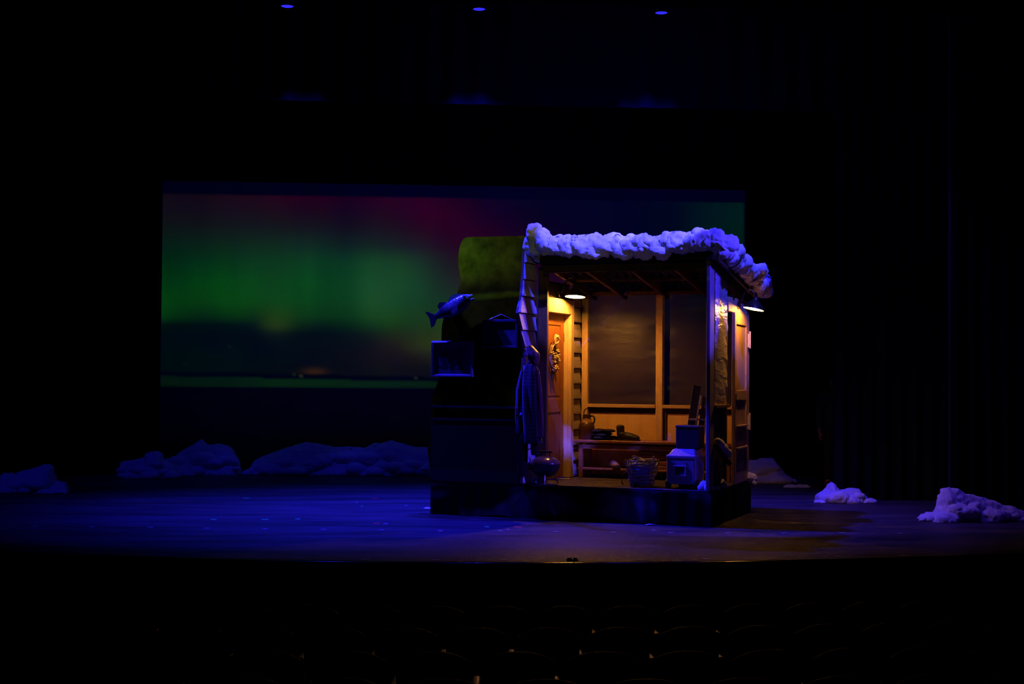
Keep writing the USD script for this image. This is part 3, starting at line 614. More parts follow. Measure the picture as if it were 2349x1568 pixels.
bl_ += [((3.6, 1.45, 2.93), (.10, .12, .06)), ((3.66, 1.38, 2.95), (.05, .06, .03)), ((3.60, 1.98, 2.76), (.05, .06, .09)), ((3.57, 1.9, 2.83), (.08, .08, .07)), ((1.30, -.02, 3.29), (.05, .05, .045)), ((1.345, -.1, 3.345), (.05, .06, .06)), ((1.33, -.06, 3.22), (.05, .07, .07)), ((1.40, -.05, 3.31), (.07, .06, .04))]
rs = obj('roof_snow', snow_mesh([(Hp(*c), r) for c, r in bl_], 3, .018, .05, 6.5, None, .9, 16), snow_m, None, True)
tag(rs, 'bright lumpy white snow lying along the edge of the porch roof', 'snow')

# --- gooseneck lamps
def lamp(label, a, b, z, bmat, tilt=0.):
    t = hthing('gooseneck_lamp', label, 'wall lamp', a, b, z, 0, 'gooseneck lamps on the porch')
    R = trimesh.transformations.rotation_matrix(math.radians(-7), (1, 0, 0)) @ trimesh.transformations.rotation_matrix(tilt, (0, 1, 0))
    obj('wall_plate', lathe([(0, .0), (.05, 0), (.05, .012), (.03, .02), (0, .024)], 24).apply_transform(trimesh.transformations.rotation_matrix(PI / 2, (0, 1, 0))), enamel_m, t, 40)
    arm = spline([(.02, 0, 0), (.05, 0, .06), (.085, 0, .15), (.14, 0, .185), (.19, 0, .15), (.20, 0, .09)], 30)
    obj('arm', tube(arm, .009, 10), enamel_m, t, True)
    c = np.array([.20, 0, .0])
    pr = [(.018, .10), (.03, .095), (.034, .06), (.055, .045), (.095, .005), (.122, -.045), (.124, -.05), (.121, -.049), (.093, .001), (.053, .040), (.02, .052)]
    sm = lathe(pr[:7], 36); sm.apply_transform(R); sm.apply_translation(c); sh_o = obj('shade', sm, enamel_m, t, 50, 'dark flared metal shade')
    si = lathe([(.1235, -.05), (.120, -.048), (.091, .002), (.051, .040), (.0, .05)], 36); si.apply_transform(R); si.apply_translation(c); obj('shade_lining', si, white_m, sh_o, True, 'white inner side of the shade')
    p = (R @ np.array([0, 0, -.012, 1]))[:3] + c
    obj('bulb', sph(p, (.03, .03, .036), 2), bmat, sh_o, True, 'glowing warm bulb')
    return t
lamp('gooseneck lamp glowing over the orange lit wooden door', 1.325, .80, 2.675, bulb_m)
lamp('gooseneck lamp glowing over the outer side door at the right', WN + .012, 1.22, 2.52, bulb2_m, .17)

# --- things on the porch
wr = hthing('door_wreath', 'dried flower wreath with a bow hanging on the orange door', 'wreath', 1.228, .80, 1.90)
ring = spline([(.02, .125 * math.cos(a), .15 * math.sin(a)) for a in np.arange(0, 2 * PI, .5)], 50, True)
rg_o = obj('ring', cat(tube(ring, .018, 7, True), *[tube(spline([(.02 + rnd.uniform(-.01, .02), (.125 + rnd.uniform(-.02, .025)) * math.cos(a + d), (.15 + rnd.uniform(-.02, .025)) * math.sin(a + d)) for d in (0, .4, .9)], 8), .005, 5) for a in np.arange(0, 6.2, .25)]), plain('twig', (.22, .15, .07), .8), wr, True)
for k, (y, z) in enumerate([(-.10, .03), (-.06, -.02), (.05, -.01), (.09, .02), (.10, -.05), (-.05, -.07), (.02, -.13), (-.03, -.15), (.05, -.15), (.07, .06)]):
    fl_ = [sph((.045 + .012 * math.cos(j), y + .022 * math.cos(j * 1.25), z + .022 * math.sin(j * 1.25)), (.012, .018, .014), 1) for j in range(5)]
    obj('flower', cat(sph((.052, y, z), .014, 1), *fl_), plain('dried_flower_%d' % k, (.62, .46 + .02 * (k % 3), .24), .8) if k < 3 else '/World/Looks/dried_flower_%d' % (k % 3), rg_o, True)
obj('bow', cat(*[tube(spline(p, 20), .009, 6) for p in ([(.03, 0, .15), (.05, -.05, .22), (.05, -.02, .26), (.03, 0, .16)], [(.03, 0, .15), (.05, .06, .24), (.05, .10, .22), (.03, .01, .16)], [(.03, 0, .15), (.04, -.07, .12), (.03, -.10, .06)], [(.03, 0, .15), (.035, .02, .21), (.04, .06, .27)], [(.03, .0, .15), (.05, .1, .25), (.05, .14, .2)])]), plain('raffia', (.75, .55, .28), .7), wr, True)
obj('tail', hull([(.005, -.05, -.14), (.03, -.05, -.14), (.03, .04, -.14), (.005, .04, -.14), (.01, -.01, -.27), (.02, .0, -.27)]), plain('wreath_basket', (.12, .07, .03), .8), wr)

bn = hthing('porch_bench', 'dark wooden bench with a low shelf against the back wall', 'bench', 1.40, 1.30, ZP)
obj('seat', bx(-.06, 1.98, -.02, .38, .435, .47, .006), bench_m, bn)
obj('apron', bx(.0, 1.92, .0, .02, .36, .415, .003), bench_m, bn)
obj('apron', bx(.0, 1.92, .35, .37, .36, .435, .003), bench_m, bn)
for a in (.0, 1.87):
    for b in (.0, .32): obj('leg', bx(a, a + .05, b, b + .05, 0, .436, .004), bench_m, bn)
obj('shelf', bx(-.02, 1.94, .01, .36, .10, .125, .004), bench_m, bn)

jg = hthing('stoneware_jug', 'brown stoneware jug with a dark top at the bench end', 'jug', 1.445, 1.47, ZP + .47)
obj('body', lathe([(0, 0), (.09, 0), (.10, .015), (.102, .15), (.095, .19), (.075, .215)], 28), plain('jug_brown', (.06, .022, .009), .45), jg, 40)
obj('shoulder', lathe([(.075, .215), (.06, .24), (.058, .26)], 28), plain('jug_tan', (.30, .15, .06), .5), jg, 40)
obj('neck', lathe([(.058, .26), (.05, .275), (.05, .31), (.042, .315), (.0, .316)], 28), plain('jug_dark', (.025, .012, .006), .45), jg, 40)
obj('handle', tube(spline([(.05, 0, .29), (.095, 0, .285), (.105, 0, .25), (.085, 0, .20)], 20), .011, 8), jg.GetChildren()[2] and '/World/Looks/jug_dark', jg, True)
obj('wire_bail', tube(spline([(-.03, 0, .31), (-.03, 0, .36), (.0, 0, .385), (.03, 0, .36), (.03, 0, .31)], 20), .006, 6), iron_m, jg, True)

def lump(seed, L, W_, Hh, n=9):
    r = random.Random(seed)
    u = m3.Manifold.batch_boolean([mf_ball((r.uniform(-.4, .4) * L, r.uniform(-.3, .3) * W_, Hh * .35 + r.uniform(-.1, .15) * Hh), (L * .3, W_ * .4, Hh * .38)) for _ in range(n)], m3.OpType.Add).trim_by_plane((0, 0, 1), 0.)
    m = tm(u.refine_to_length(.025)); m = trimesh.Trimesh(m.vertices, m.faces); trimesh.smoothing.filter_taubin(m, iterations=8)
    v = np.array(m.vertices); d = meshkit.fbm(v * np.array([9, 9, 26]) + seed, 3, seed) - .5
    v += np.array(m.vertex_normals) * (d * .035)[:, None]; v[:, 2] = np.maximum(v[:, 2], 0); return trimesh.Trimesh(v, m.faces, process=False)
cloth_dark = plain('dark_wool', (.012, .009, .009), .9, .2, noise=.4, scale=30)
o = hthing('folded_blanket', 'dark folded blanket heap lying beside the jug on the bench', 'blanket', 1.695, 1.45, ZP + .47)
for zz, l, d in ((0, .30, .24), (.045, .28, .22), (.09, .25, .2)): 
    m = lump(3 + int(zz * 100), l, d, .06); m.apply_translation((0, 0, zz)); obj('fold', m, cloth_dark, o, True)
def boot(name, label, a, b, z, rot, mat, shaft=.14):
    t = hthing(name, label, 'boot', a, b, z, rot, 'dark boots on the bench')
    u = [m3.Manifold.batch_hull([mf_ball((0, 0, .05), (.045, .045, .05)), mf_ball((.16, 0, .035), (.05, .045, .035)), mf_ball((.08, 0, .05), (.045, .042, .05))]),
         m3.Manifold.batch_hull([mf_ball((.0, 0, .06), (.048, .042, .05)), mf_ball((-.005, 0, shaft), (.052, .046, .02))])]
    m = tm(m3.Manifold.batch_boolean(u, m3.OpType.Add).refine_to_length(.02)); m = trimesh.Trimesh(m.vertices, m.faces); trimesh.smoothing.filter_taubin(m, iterations=6)
    obj('upper', m, mat, t, True)
    obj('sole', extr([(-.055, 0), (.21, 0), (.22, .01), (.21, .018), (-.055, .018)], .09, at=-.045), '/World/Looks/jug_dark', t)
    return t
leather = plain('boot_leather', (.010, .008, .007), .55)
boot('boot', 'dark boot standing between the blanket and the lying boot', 1.885, 1.50, ZP + .47, .5, leather, .17)
boot('boot', 'low dark boot lying nearest the middle of the bench', 1.955, 1.38, ZP + .47, .15, leather, .085)
tanl = plain('tan_leather', (.32, .17, .07), .5)
boot('shoe', 'tan shoe, left one of the pair on the bench shelf', 1.78, 1.46, ZP + .125, -.9, tanl, .07)
boot('shoe', 'tan shoe, right one of the pair on the bench shelf', 1.98, 1.46, ZP + .125, -.9, tanl, .07)
for k, (z, l) in enumerate(((.125, 'lower one of two reddish wooden crates under the bench'), (.245, 'upper one of two reddish wooden crates under the bench'))):
    c = hthing('wooden_crate', l, 'crate', 2.16 + .015 * k, 1.34, ZP + z, 0, 'wooden crates under the bench')
    L = .48 if k == 0 else .46
    obj('body', cat(bx(0, L, 0, .014, 0, .112, .002), bx(0, L, .27, .284, 0, .112, .002), bx(0, .014, .014, .27, 0, .112, .002), bx(L - .014, L, .014, .27, 0, .112, .002), bx(.01, L - .01, .01, .27, .0, .012, .002)), bench_m, c)
    obj('front_slat', bx(-.004, L + .004, -.012, 0, .006, .05, .003), bench_m, c); obj('front_slat', bx(-.004, L + .004, -.012, 0, .06, .104, .003), bench_m, c)

# kettle grill
gr = hthing('kettle_grill', 'small round kettle grill with a glossy dark lid on short legs', 'grill', 1.425, .085, ZP)
gl = plain('grill_enamel', (.06, .035, .05), .16, .6, noise=.15)
obj('bowl', lathe([(0, .085), (.07, .09), (.12, .115), (.155, .155), (.172, .205), (.176, .235), (.17, .235)], 40), plain('grill_bowl', (.015, .015, .02), .3, .5), gr, 50)
lid_o = obj('lid', lathe([(.18, .236), (.181, .246), (.17, .262), (.15, .285), (.115, .310), (.07, .326), (0, .332)], 40), gl, gr, 50, 'glossy domed lid')
obj('lid_handle', cat(tube([(-.055, 0, .325), (-.055, 0, .372)], .007), tube([(.055, 0, .325), (.055, 0, .372)], .007), tube([(-.085, 0, .378), (.085, 0, .378)], .013, 10)), iron_m, lid_o, True)
obj('vent', cat(lathe([(0, .335), (.03, .331), (.03, .336), (0, .34)], 18, (.075, -.02, -.012)), tube([(.05, -.05, .318), (.10, -.05, .31)], .005)), chrome_m, lid_o, 40)
for a in (-1.25, .75, 2.9):
    obj('leg', tube([(.11 * math.cos(a), .11 * math.sin(a), .13), (.165 * math.cos(a), .165 * math.sin(a), .006)], .009, 8), chrome_m, gr, True)
obj('leg_brace', cat(tube([(-.19, -.05, .055), (.2, .03, .055)], .005), tube([(.1, -.05, .06), (.28, .05, .07)], .005)), chrome_m, gr, True)
obj('side_handle', cat(tube(spline([(-.16, -.06, .18), (-.24, -.07, .175), (-.25, 0, .175), (-.24, .05, .175), (-.16, .05, .18)], 24), .008)), iron_m, gr, True)

# wire basket and rope
bk = hthing('wire_basket', 'round wire basket on the porch deck filled with rope', 'basket', 2.545, .27, ZP)
wm = plain('basket_wire', (.12, .09, .09), .4, .5, .6)
def circ(r, z, n=48): return [(r * math.cos(a), r * math.sin(a), z) for a in np.arange(n) * 2 * PI / n]
obj('rim', tube(circ(.20, .30), .006, 6, True), wm, bk, True)
for z in (.008, .08, .15, .22): obj('hoop', tube(circ(.13 + .07 * z / .30, z), .0035, 5, True), wm, bk, True)
for k in range(16):
    a = k * PI / 8; obj('upright', tube([(.13 * math.cos(a), .13 * math.sin(a), .006), (.20 * math.cos(a), .20 * math.sin(a), .30)], .003, 5), wm, bk, True)
obj('handle', tube(spline([(-.19, -.02, .16), (-.235, -.03, .08), (-.21, -.05, .02), (-.17, -.06, .01)], 20), .006, 6), wm, bk, True)
rp = []
r = random.Random(11)
for k in range(34):
    z = .03 + .23 * (k / 34); R = .128 + .068 * z / .3; a0 = r.uniform(0, 6.28); tilt = r.uniform(-.35, .35); ph = r.uniform(0, 6.28)
    sp_ = [(R * r.uniform(.86, 1.0) * math.cos(a0 + a), R * r.uniform(.86, 1.0) * math.sin(a0 + a), max(.015, z + .10 * tilt * math.cos(a + ph) * 2 + r.uniform(-.012, .012))) for a in np.linspace(0, r.uniform(3.5, 6.0), 9)]
    rp.append(tube(spline(sp_, 30), .0105, 6))
for k in range(12):
    z = .20 + .008 * k; a0 = r.uniform(0, 6.28)
    sp_ = [(.15 * math.cos(a0) * t_ + r.uniform(-.03, .03), .15 * math.sin(a0) * t_ + r.uniform(-.03, .03), z + .03 * (1 - t_ * t_) + r.uniform(-.01, .015)) for t_ in np.linspace(-1, 1, 6)]
    rp.append(tube(spline(sp_, 24), .011, 6))
rp += [tube(spline([(-.10, -.1, .24), (-.05, -.1, .30), (-.03, -.1, .335), (-.06, -.1, .35), (-.085, -.1, .34)], 24), .010, 8), tube(spline([(-.15, -.08, .2), (-.13, -.09, .27), (-.11, -.09, .315)], 14), .011, 8),
       tube(spline([(.05, -.05, .25), (.13, -.06, .29), (.16, -.06, .36)], 16), .010, 8), tube(spline([(.08, -.08, .26), (.15, -.08, .28), (.18, -.06, .285)], 12), .010, 8),
       tube(spline([(0, -.1, .03), (.03, -.15, .035), (.05, -.16, .012)], 10), .010, 8)]
o = hthing('rope', 'tangled pale rope coiled in the wire basket', 'rope', 2.545, .27, ZP); obj('coil', cat(*rp), plain('rope_fibre', (.42, .42, .60), .85), o, True)

# cooler and box
ck = hthing('cooler', 'pale wheeled picnic cooler with a domed lid carrying a black box', 'cooler', 2.885, .10, ZP)
cm = plain('cooler_plastic', (.36, .33, .38), .35, .4)
def rbox(x0, x1, y0, y1, z0, z1, r_, sm=True):
    return tm(m3.Manifold.batch_hull([mf_ball((x, y, z), r_, 16) for x in (x0 + r_, x1 - r_) for y in (y0 + r_, y1 - r_) for z in (z0 + r_, z1 - r_)]))
ck_o = obj('body', rbox(0, .34, 0, .40, .055, .345, .025), cm, ck, 40)
obj('rim', rbox(-.005, .345, -.005, .405, .335, .385, .018), cm, ck, 40)
obj('lid', tm(m3.Manifold.batch_hull([mf_ball((x, y, z), .03, 16) for x, y, z in [(.03, .04, .36), (.31, .04, .36), (.03, .36, .36), (.31, .36, .36), (.07, .10, .42), (.29, .10, .42), (.07, .32, .42), (.29, .32, .42)]])), cm, ck, 40, 'domed lid')
obj('grip_frame', cat(bx(.085, .235, -.012, .004, .25, .268), bx(.085, .235, -.012, .004, .145, .163), bx(.085, .103, -.012, .004, .163, .25), bx(.217, .235, -.012, .004, .163, .25)), cm, ck)
obj('grip_recess', bx(.103, .217, -.002, .002, .163, .25, .001), plain('cooler_dark', (.05, .05, .055), .5), ck)
for a in (.085, .225): obj('rivet', bx(a, a + .02, -.004, .004, .285, .297), '/World/Looks/cooler_dark', ck_o)
for a in (-.008, .305): obj('wheel', trimesh.creation.cylinder(.055, .045, 28).apply_transform(trimesh.transformations.translation_matrix((a + .02, .05, .056)) @ trimesh.transformations.rotation_matrix(PI / 2, (0, 1, 0))), iron_m, ck, 30)
obj('foot', bx(.06, .29, .30, .36, 0, .058), '/World/Looks/cooler_dark', ck)
obj('pull_handle', tube(spline([(.345, .1, .33), (.40, .1, .24), (.385, .1, .14), (.345, .1, .08)], 20), .007, 8), cm, ck, True)
bb = hthing('black_box', 'plain black square storage box sitting on the cooler lid', 'box', 2.965, .20, ZP + .452)
obj('body', bx(0, .265, 0, .26, 0, .235, .008), plain('box_black', (.014, .014, .016), .6), bb)
obj('lid', bx(-.006, .271, -.006, .266, .235, .262, .008), plain('box_lid', (.05, .05, .06), .35), bb)

# sled leaning in the corner
sl_ = hthing('wooden_sled', 'old runner sled leaning upright behind the cooler', 'sled', 2.985, .60, ZP)
tl = np.array([.155, .0, 1.0]); tl /= np.linalg.norm(tl)
navy = plain('sled_board_dark', (.035, .032, .04), .7); pale = plain('sled_rail_pale', (.75, .66, .70), .4)
def along(s, x=0., y=0.): return np.array([x, y, 0]) + tl * s
obj('slat', beam(along(.03, -.07, .05), along(1.18, -.07, .05), .09, .012, upv=(0, 1, 0)), navy, sl_)
obj('slat', beam(along(.03, .05, .05), along(1.05, .05, .05), .07, .012, upv=(0, 1, 0)), navy, sl_)
obj('rail', beam(along(.02, .0, .0), along(1.06, .0, .0), .014, .03, upv=(0, 1, 0)), pale, sl_, label='pale worn runner')
obj('rail', beam(along(.02, .11, .01), along(.98, .11, .01), .012, .03, upv=(0, 1, 0)), pale, sl_)
for s_ in (.30, .78): obj('crossbar', beam(along(s_, -.1, .02), along(s_, .14, .02), .02, .03, upv=(0, 1, 0)), pale, sl_)

# hanging coat and cap at the wall's end
ct = hthing('hanging_coat', 'dark plaid coat hanging from a peg on the clapboard wall end', 'coat', 1.29, -.07, 0)
coat_m = M('plaid_wool', {'tc': ('texture_coordinate', {}), 'sx': ('separate_xyz', {}), 'wx': ('math', {'math_type': 'multiply', 'value2': 190.0}), 'wz': ('math', {'math_type': 'multiply', 'value2': 150.0}),
                           's1': ('math', {'math_type': 'sine'}), 's2': ('math', {'math_type': 'sine'}), 'm': ('math', {'math_type': 'add'}), 'mr': ('map_range', {'from_min': -2.0, 'from_max': 2.0}),
                           'r': ('rgb_ramp', {'ramp': [(.2, (.008, .006, .008)), (.5, (.022, .007, .008)), (.85, (.035, .028, .034))]}), 'p': ('principled_bsdf', {'roughness': .9, 'specular_ior_level': .15, 'sheen_weight': .3})},
           [('tc.object', 'sx.vector'), ('sx.x', 'wx.value1'), ('sx.z', 'wz.value1'), ('wx.value', 's1.value1'), ('wz.value', 's2.value1'), ('s1.value', 'm.value1'), ('s2.value', 'm.value2'), ('m.value', 'mr.value'), ('mr.result', 'r.fac'), ('r.color', 'p.base_color')])
def garment(rows, seed, n=30):
    """rows of (z, centre a, half width, depth, centre b) make a hanging cloth tube with folds"""
    R_ = np.array(rows, float); zz = np.linspace(R_[0, 0], R_[-1, 0], 46); c = [np.interp(zz[::-1], R_[::-1, 0], R_[::-1, k])[::-1] for k in range(1, 5)] if R_[0, 0] > R_[-1, 0] else None
    a = np.arange(n) * 2 * PI / n; V = []
    for i, z in enumerate(zz):
        f = 1 + .13 * np.sin(5 * a + z * 3 + seed) + .18 * (meshkit.noise(np.stack([np.cos(a) * 2 + seed, np.sin(a) * 2, a * 0 + z * 5], -1), seed) - .5)
        V.append(np.stack([c[0][i] + c[1][i] * np.cos(a) * f, c[3][i] + c[2][i] * np.sin(a) * f, z + 0 * a], -1))
    V = np.concatenate(V); Fc = []
    for i in range(len(zz) - 1):
        for j in range(n):
            l = (j + 1) % n; Fc += [(i * n + j, (i + 1) * n + j, (i + 1) * n + l), (i * n + j, (i + 1) * n + l, i * n + l)]
    V = np.vstack([V, V[:n].mean(0), V[-n:].mean(0)]); A_, B_ = len(V) - 2, len(V) - 1
    for j in range(n):
        l = (j + 1) % n; Fc += [(A_, j, l), (B_, (len(zz) - 1) * n + l, (len(zz) - 1) * n + j)]
    return trimesh.Trimesh(V, Fc, process=False)
obj('body', garment([(1.80, .02, .05, .05, -.04), (1.72, .03, .09, .07, -.05), (1.55, .03, .10, .09, -.06), (1.2, .04, .105, .10, -.06), (.88, .05, .11, .10, -.06)], 2), coat_m, ct, True)
obj('sleeve', garment([(1.72, -.06, .035, .035, -.06), (1.5, -.10, .042, .04, -.07), (1.2, -.105, .045, .045, -.07), (1.02, -.09, .045, .045, -.07), (.98, -.085, .04, .04, -.07)], 5, 18), coat_m, ct, True)
obj('sleeve', garment([(1.70, .10, .035, .035, -.05), (1.45, .13, .04, .04, -.06), (1.1, .15, .042, .042, -.06), (.95, .15, .04, .04, -.06)], 8, 18), plain('coat_maroon', (.09, .014, .022), .9, noise=.3), ct, True, 'maroon sleeve')
obj('collar', tube(spline([(-.04, -.09, 1.72), (.0, -.10, 1.68), (.04, -.11, 1.60), (.08, -.10, 1.70), (.07, -.05, 1.76)], 24), .018, 8), '/World/Looks/coat_maroon', ct, True)
cp = hthing('fur_cap', 'dark brown cap hanging above the coat on the wall end', 'cap', 1.31, -.07, 1.90)
capm = plain('cap_leather', (.10, .035, .02), .5, .4, noise=.3)
u_ = tm(m3.Manifold.batch_hull([mf_ball((-.02, 0, .09), (.04, .05, .03)), mf_ball((.02, 0, .0), (.075, .075, .07)), mf_ball((.03, -.01, -.08), (.06, .06, .05))]).refine_to_length(.02))
obj('crown', u_, capm, cp, True)
obj('brim', hull([(-.09, -.02, .02), (-.05, -.10, .0), (.0, -.11, -.02), (-.05, .02, .1), (-.085, -.02, .03), (-.05, -.10, .012), (.0, -.11, -.008), (-.045, .02, .11)]), capm, cp)
obj('ear_flap', lump(4, .1, .03, .1).apply_translation((.02, -.07, -.14)), capm, cp, True)
gg = hthing('hanging_trousers', 'dark narrow trousers hanging under the coat at the wall end', 'trousers', 1.23, -.10, 0)
obj('leg', garment([(1.0, .02, .05, .05, -.05), (.75, .01, .055, .05, -.05), (.50, .0, .05, .05, -.05)], 12, 18), cloth_dark, gg, True)
obj('leg', garment([(1.0, .14, .035, .045, -.05), (.85, .145, .038, .045, -.05), (.75, .15, .03, .04, -.05)], 14, 18), cloth_dark, gg, True)

# mounted fish
fa, fz = on_b(1030, 708, -.12)
fh = hthing('mounted_fish', 'mounted trophy fish tilted up on the wavy wall', 'fish', fa, -.10, fz)
th = math.radians(27); fm = M('fish_skin', {'tc': ('texture_coordinate', {}), 'n': ('noise_texture', {'scale': 14.0, 'detail': 4.0}), 'v': ('voronoi_texture', {'scale': 60.0}), 'b': ('bump', {'strength': .5, 'distance': .004}),
        'r': ('rgb_ramp', {'ramp': [(.35, (.03, .035, .03)), (.65, (.13, .13, .11))]}), 'p': ('principled_bsdf', {'roughness': .25, 'specular_ior_level': .6})},
        [('tc.object', 'n.vector'), ('tc.object', 'v.vector'), ('n.fac', 'r.fac'), ('r.color', 'p.base_color'), ('v.distance', 'b.height'), ('b.normal', 'p.normal')])
RF = trimesh.transformations.rotation_matrix(-th, (0, 1, 0))
st = [(-.22, .03, .022), (-.15, .045, .035), (-.05, .085, .05), (.05, .105, .06), (.15, .10, .062), (.22, .085, .055), (.28, .055, .04), (.31, .03, .025)]
n = 24; V = []
for x, hz, wy in st:
    a = np.arange(n) * 2 * PI / n; V.append(np.stack([x + 0 * a, wy * np.cos(a), (hz * np.sin(a)) - .02 * (x > .0) * 0 - .02 * np.exp(-((x - .08) / .12) ** 2)], -1))
V = np.concatenate(V); Fc = []
for i in range(len(st) - 1):
    for j in range(n):
        l = (j + 1) % n; Fc += [(i * n + j, i * n + l, (i + 1) * n + l), (i * n + j, (i + 1) * n + l, (i + 1) * n + j)]
V = np.vstack([V, V[:n].mean(0), V[-n:].mean(0)])
for j in range(n):
    l = (j + 1) % n; Fc += [(len(V) - 2, l, j), (len(V) - 1, (len(st) - 1) * n + j, (len(st) - 1) * n + l)]
def fin(poly, t_=.008, y=0.):
    m = extr(poly, t_, at=y - t_ / 2); m.apply_transform(RF); return m
bm = trimesh.Trimesh(V, Fc, process=False); bm = bm.subdivide_loop(1); bm.apply_transform(RF); fb_o = obj('body', bm, fm, fh, True)
finm = plain('fish_fin', (.07, .075, .07), .4)
obj('tail_fin', fin([(-.20, .025), (-.27, .10), (-.305, .12), (-.285, .02), (-.315, -.09), (-.27, -.085), (-.20, -.025)]), finm, fh)
obj('dorsal_fin', fin([(-.12, .04), (-.13, .10), (-.09, .13), (-.04, .115), (.0, .085)]), finm, fh)
obj('dorsal_fin', fin([(.02, .085), (.06, .125), (.14, .13), (.2, .10), (.22, .08)]), finm, fh)
obj('anal_fin', fin([(-.12, -.05), (-.12, -.11), (-.06, -.125), (-.02, -.10)]), finm, fh)
obj('pectoral_fin', fin([(.13, -.03), (.08, -.02), (.02, -.06), (.05, -.10), (.11, -.08)], .006, -.07), finm, fh)
jm = cat(sph((.305, -.0, .012), (.035, .03, .014)), sph((.30, -.0, -.035), (.04, .03, .014))); jm.apply_transform(RF); obj('jaw', jm, plain('fish_jaw', (.45, .42, .35), .4), fb_o, True)
em = sph((.25, -.046, .03), .014); em.apply_transform(RF); obj('eye', em, plain('fish_eye', (.02, .02, .02), .1), fb_o, True)
obj('mount', bx(-.04, .04, .03, .112, -.05, .03), beam_m, fh)

# framed picture, and the dark picture hung by a wire
(pa0, pz1), (pa1, pz0) = on_b(989, 781, -.04), on_b(1084, 864, -.04)
fp = hthing('framed_picture', 'pale framed sea picture with blue lit top edge', 'picture', pa0, -.045, pz0)
L, Hh = pa1 - pa0, pz1 - pz0; fw_ = .028
fr_m = plain('frame_pale', (.26, .23, .25), .35, .4)
mold = lambda zs: hull([(x, y, z) for x in (0, L) for y, z in zs])
for m in (mold([(0, 0), (.045, 0), (0, fw_ - .012), (.028, fw_ + .006), (.045, fw_ + .006)]), mold([(0, Hh - fw_), (.045, Hh - fw_), (0, Hh - .022), (.034, Hh), (.045, Hh)]), bx(0, fw_, 0, .045, fw_, Hh - fw_, .006), bx(L - fw_, L, 0, .045, fw_, Hh - fw_, .006)): obj('frame_side', m, fr_m, fp)
art_m = M('ship_print', {'tc': ('texture_coordinate', {}), 'n': ('noise_texture', {'scale': 7.0, 'detail': 5.0}), 'r': ('rgb_ramp', {'ramp': [(.3, (.05, .05, .06)), (.6, (.16, .15, .17))]}), 'p': ('principled_bsdf', {'roughness': .5})},
          [('tc.object', 'n.vector'), ('n.fac', 'r.fac'), ('r.color', 'p.base_color')])
pr_o = obj('print', bx(fw_, L - fw_, .03, .036, fw_, Hh - fw_, .001), art_m, fp)
ink = plain('print_ink', (.018, .018, .02), .6)
def flatpoly(pl): return extr([(x * L, z * Hh) for x, z in pl], .0015, at=.0282)
obj('print_ship', cat(flatpoly([(.10, .28), (.35, .22), (.42, .28), (.34, .34)]), flatpoly([(.22, .3), (.27, .3), (.28, .75), (.40, .62), (.33, .5), (.42, .42), (.29, .34), (.20, .45), (.26, .62), (.20, .6)]), flatpoly([(.58, .22), (.72, .18), (.80, .22), (.72, .25)]), flatpoly([(.67, .22), (.70, .22), (.70, .42), (.675, .42)])), ink, pr_o)
(qa0, qz1), (qa1, qz0) = on_b(1106, 733, -.03), on_b(1187, 798, -.03)
dpx = hthing('dark_picture', 'dark framed picture hung from a nail by its wire', 'picture', qa0, -.03, qz0)
L, Hh = qa1 - qa0, qz1 - qz0
for m in (bx(0, L, 0, .04, 0, .03), bx(0, L, 0, .04, Hh - .03, Hh), bx(0, .03, 0, .04, .03, Hh - .03), bx(L - .03, L, 0, .04, .03, Hh - .03)): obj('frame_side', m, plain('dark_frame', (.04, .04, .045), .35) if m is None else '/World/Looks/box_lid', dpx)
obj('print', bx(.03, L - .03, .02, .03, .03, Hh - .03, .001), plain('dark_print', (.05, .05, .055), .5, noise=.8, scale=5), dpx)
obj('wire', tube([(.16 * L, .03, Hh), (.5 * L, .035, Hh + .065), (.84 * L, .03, Hh)], .004, 6), chrome_m, dpx, True)

# snow lying on the porch edge
def snowbit(name, label, blobs, seed, **kw):
    o = obj(name, snow_mesh(blobs, seed, **kw), snow_m, None, True); return tag(o, label, 'snow')
snowbit('snow_clump', 'small blue lit snow clump at the front corner of the porch deck', [(Hp(3.34 + d, .13 + e, ZP + .03 + z), r) for d, e, z, r in ((-.02, 0, .02, .05), (.03, -.03, 0, .045), (-.04, -.03, 0, .04), (.05, .0, .0, .035), (.0, .03, 0, .05))], 5, edge=.014, amp=.012, freq=14, floor=ZP)
snowbit('snow_clump', 'warm lit snow strip along the deck edge below the side window', [(Hp(3.37 + rnd.uniform(-.05, .03), .32 + .075 * k, ZP + .012), (.05, .07, .025 + .02 * (k % 3))) for k in range(8)] + [(Hp(3.32, .55, ZP + .04), .05)], 6, edge=.018, amp=.014, freq=12, floor=ZP)
snowbit('snow_clump', 'warm lit snow tuft on the far right corner of the deck', [(Hp(3.42 + d, 1.83 + e, ZP + .02 + z), r) for d, e, z, r in ((0, 0, .01, .06), (.04, .06, .0, .055), (-.04, -.04, .01, .05), (.05, .03, -.05, .04))], 7, edge=.016, amp=.014, freq=12)
snowbit('snow_clump', 'slanting warm lit snow clinging to the dark side panel', [(Hp(3.455 + .01 * math.sin(k * 2), .20 + .055 * k, .925 - .018 * k), (.045, .045, .035 + .012 * (k in (0, 1, 4, 5)))) for k in range(9)], 8, edge=.014, amp=.014, freq=13)
lg = hthing('split_log', 'dark leaning split log holding a slanting snow streak', 'log', WN + .035, 0, 0)
obj('log', beam((0, .10, .905), (0, .75, .66), .05, .05, .012), plain('bark', (.012, .010, .010), .9), lg)
obj('prop', beam((0, .60, .70), (0, .60, ZP), .03, .03), '/World/Looks/bark', lg); obj('prop', beam((0, .2, .85), (0, .2, ZP), .03, .03), '/World/Looks/bark', lg)

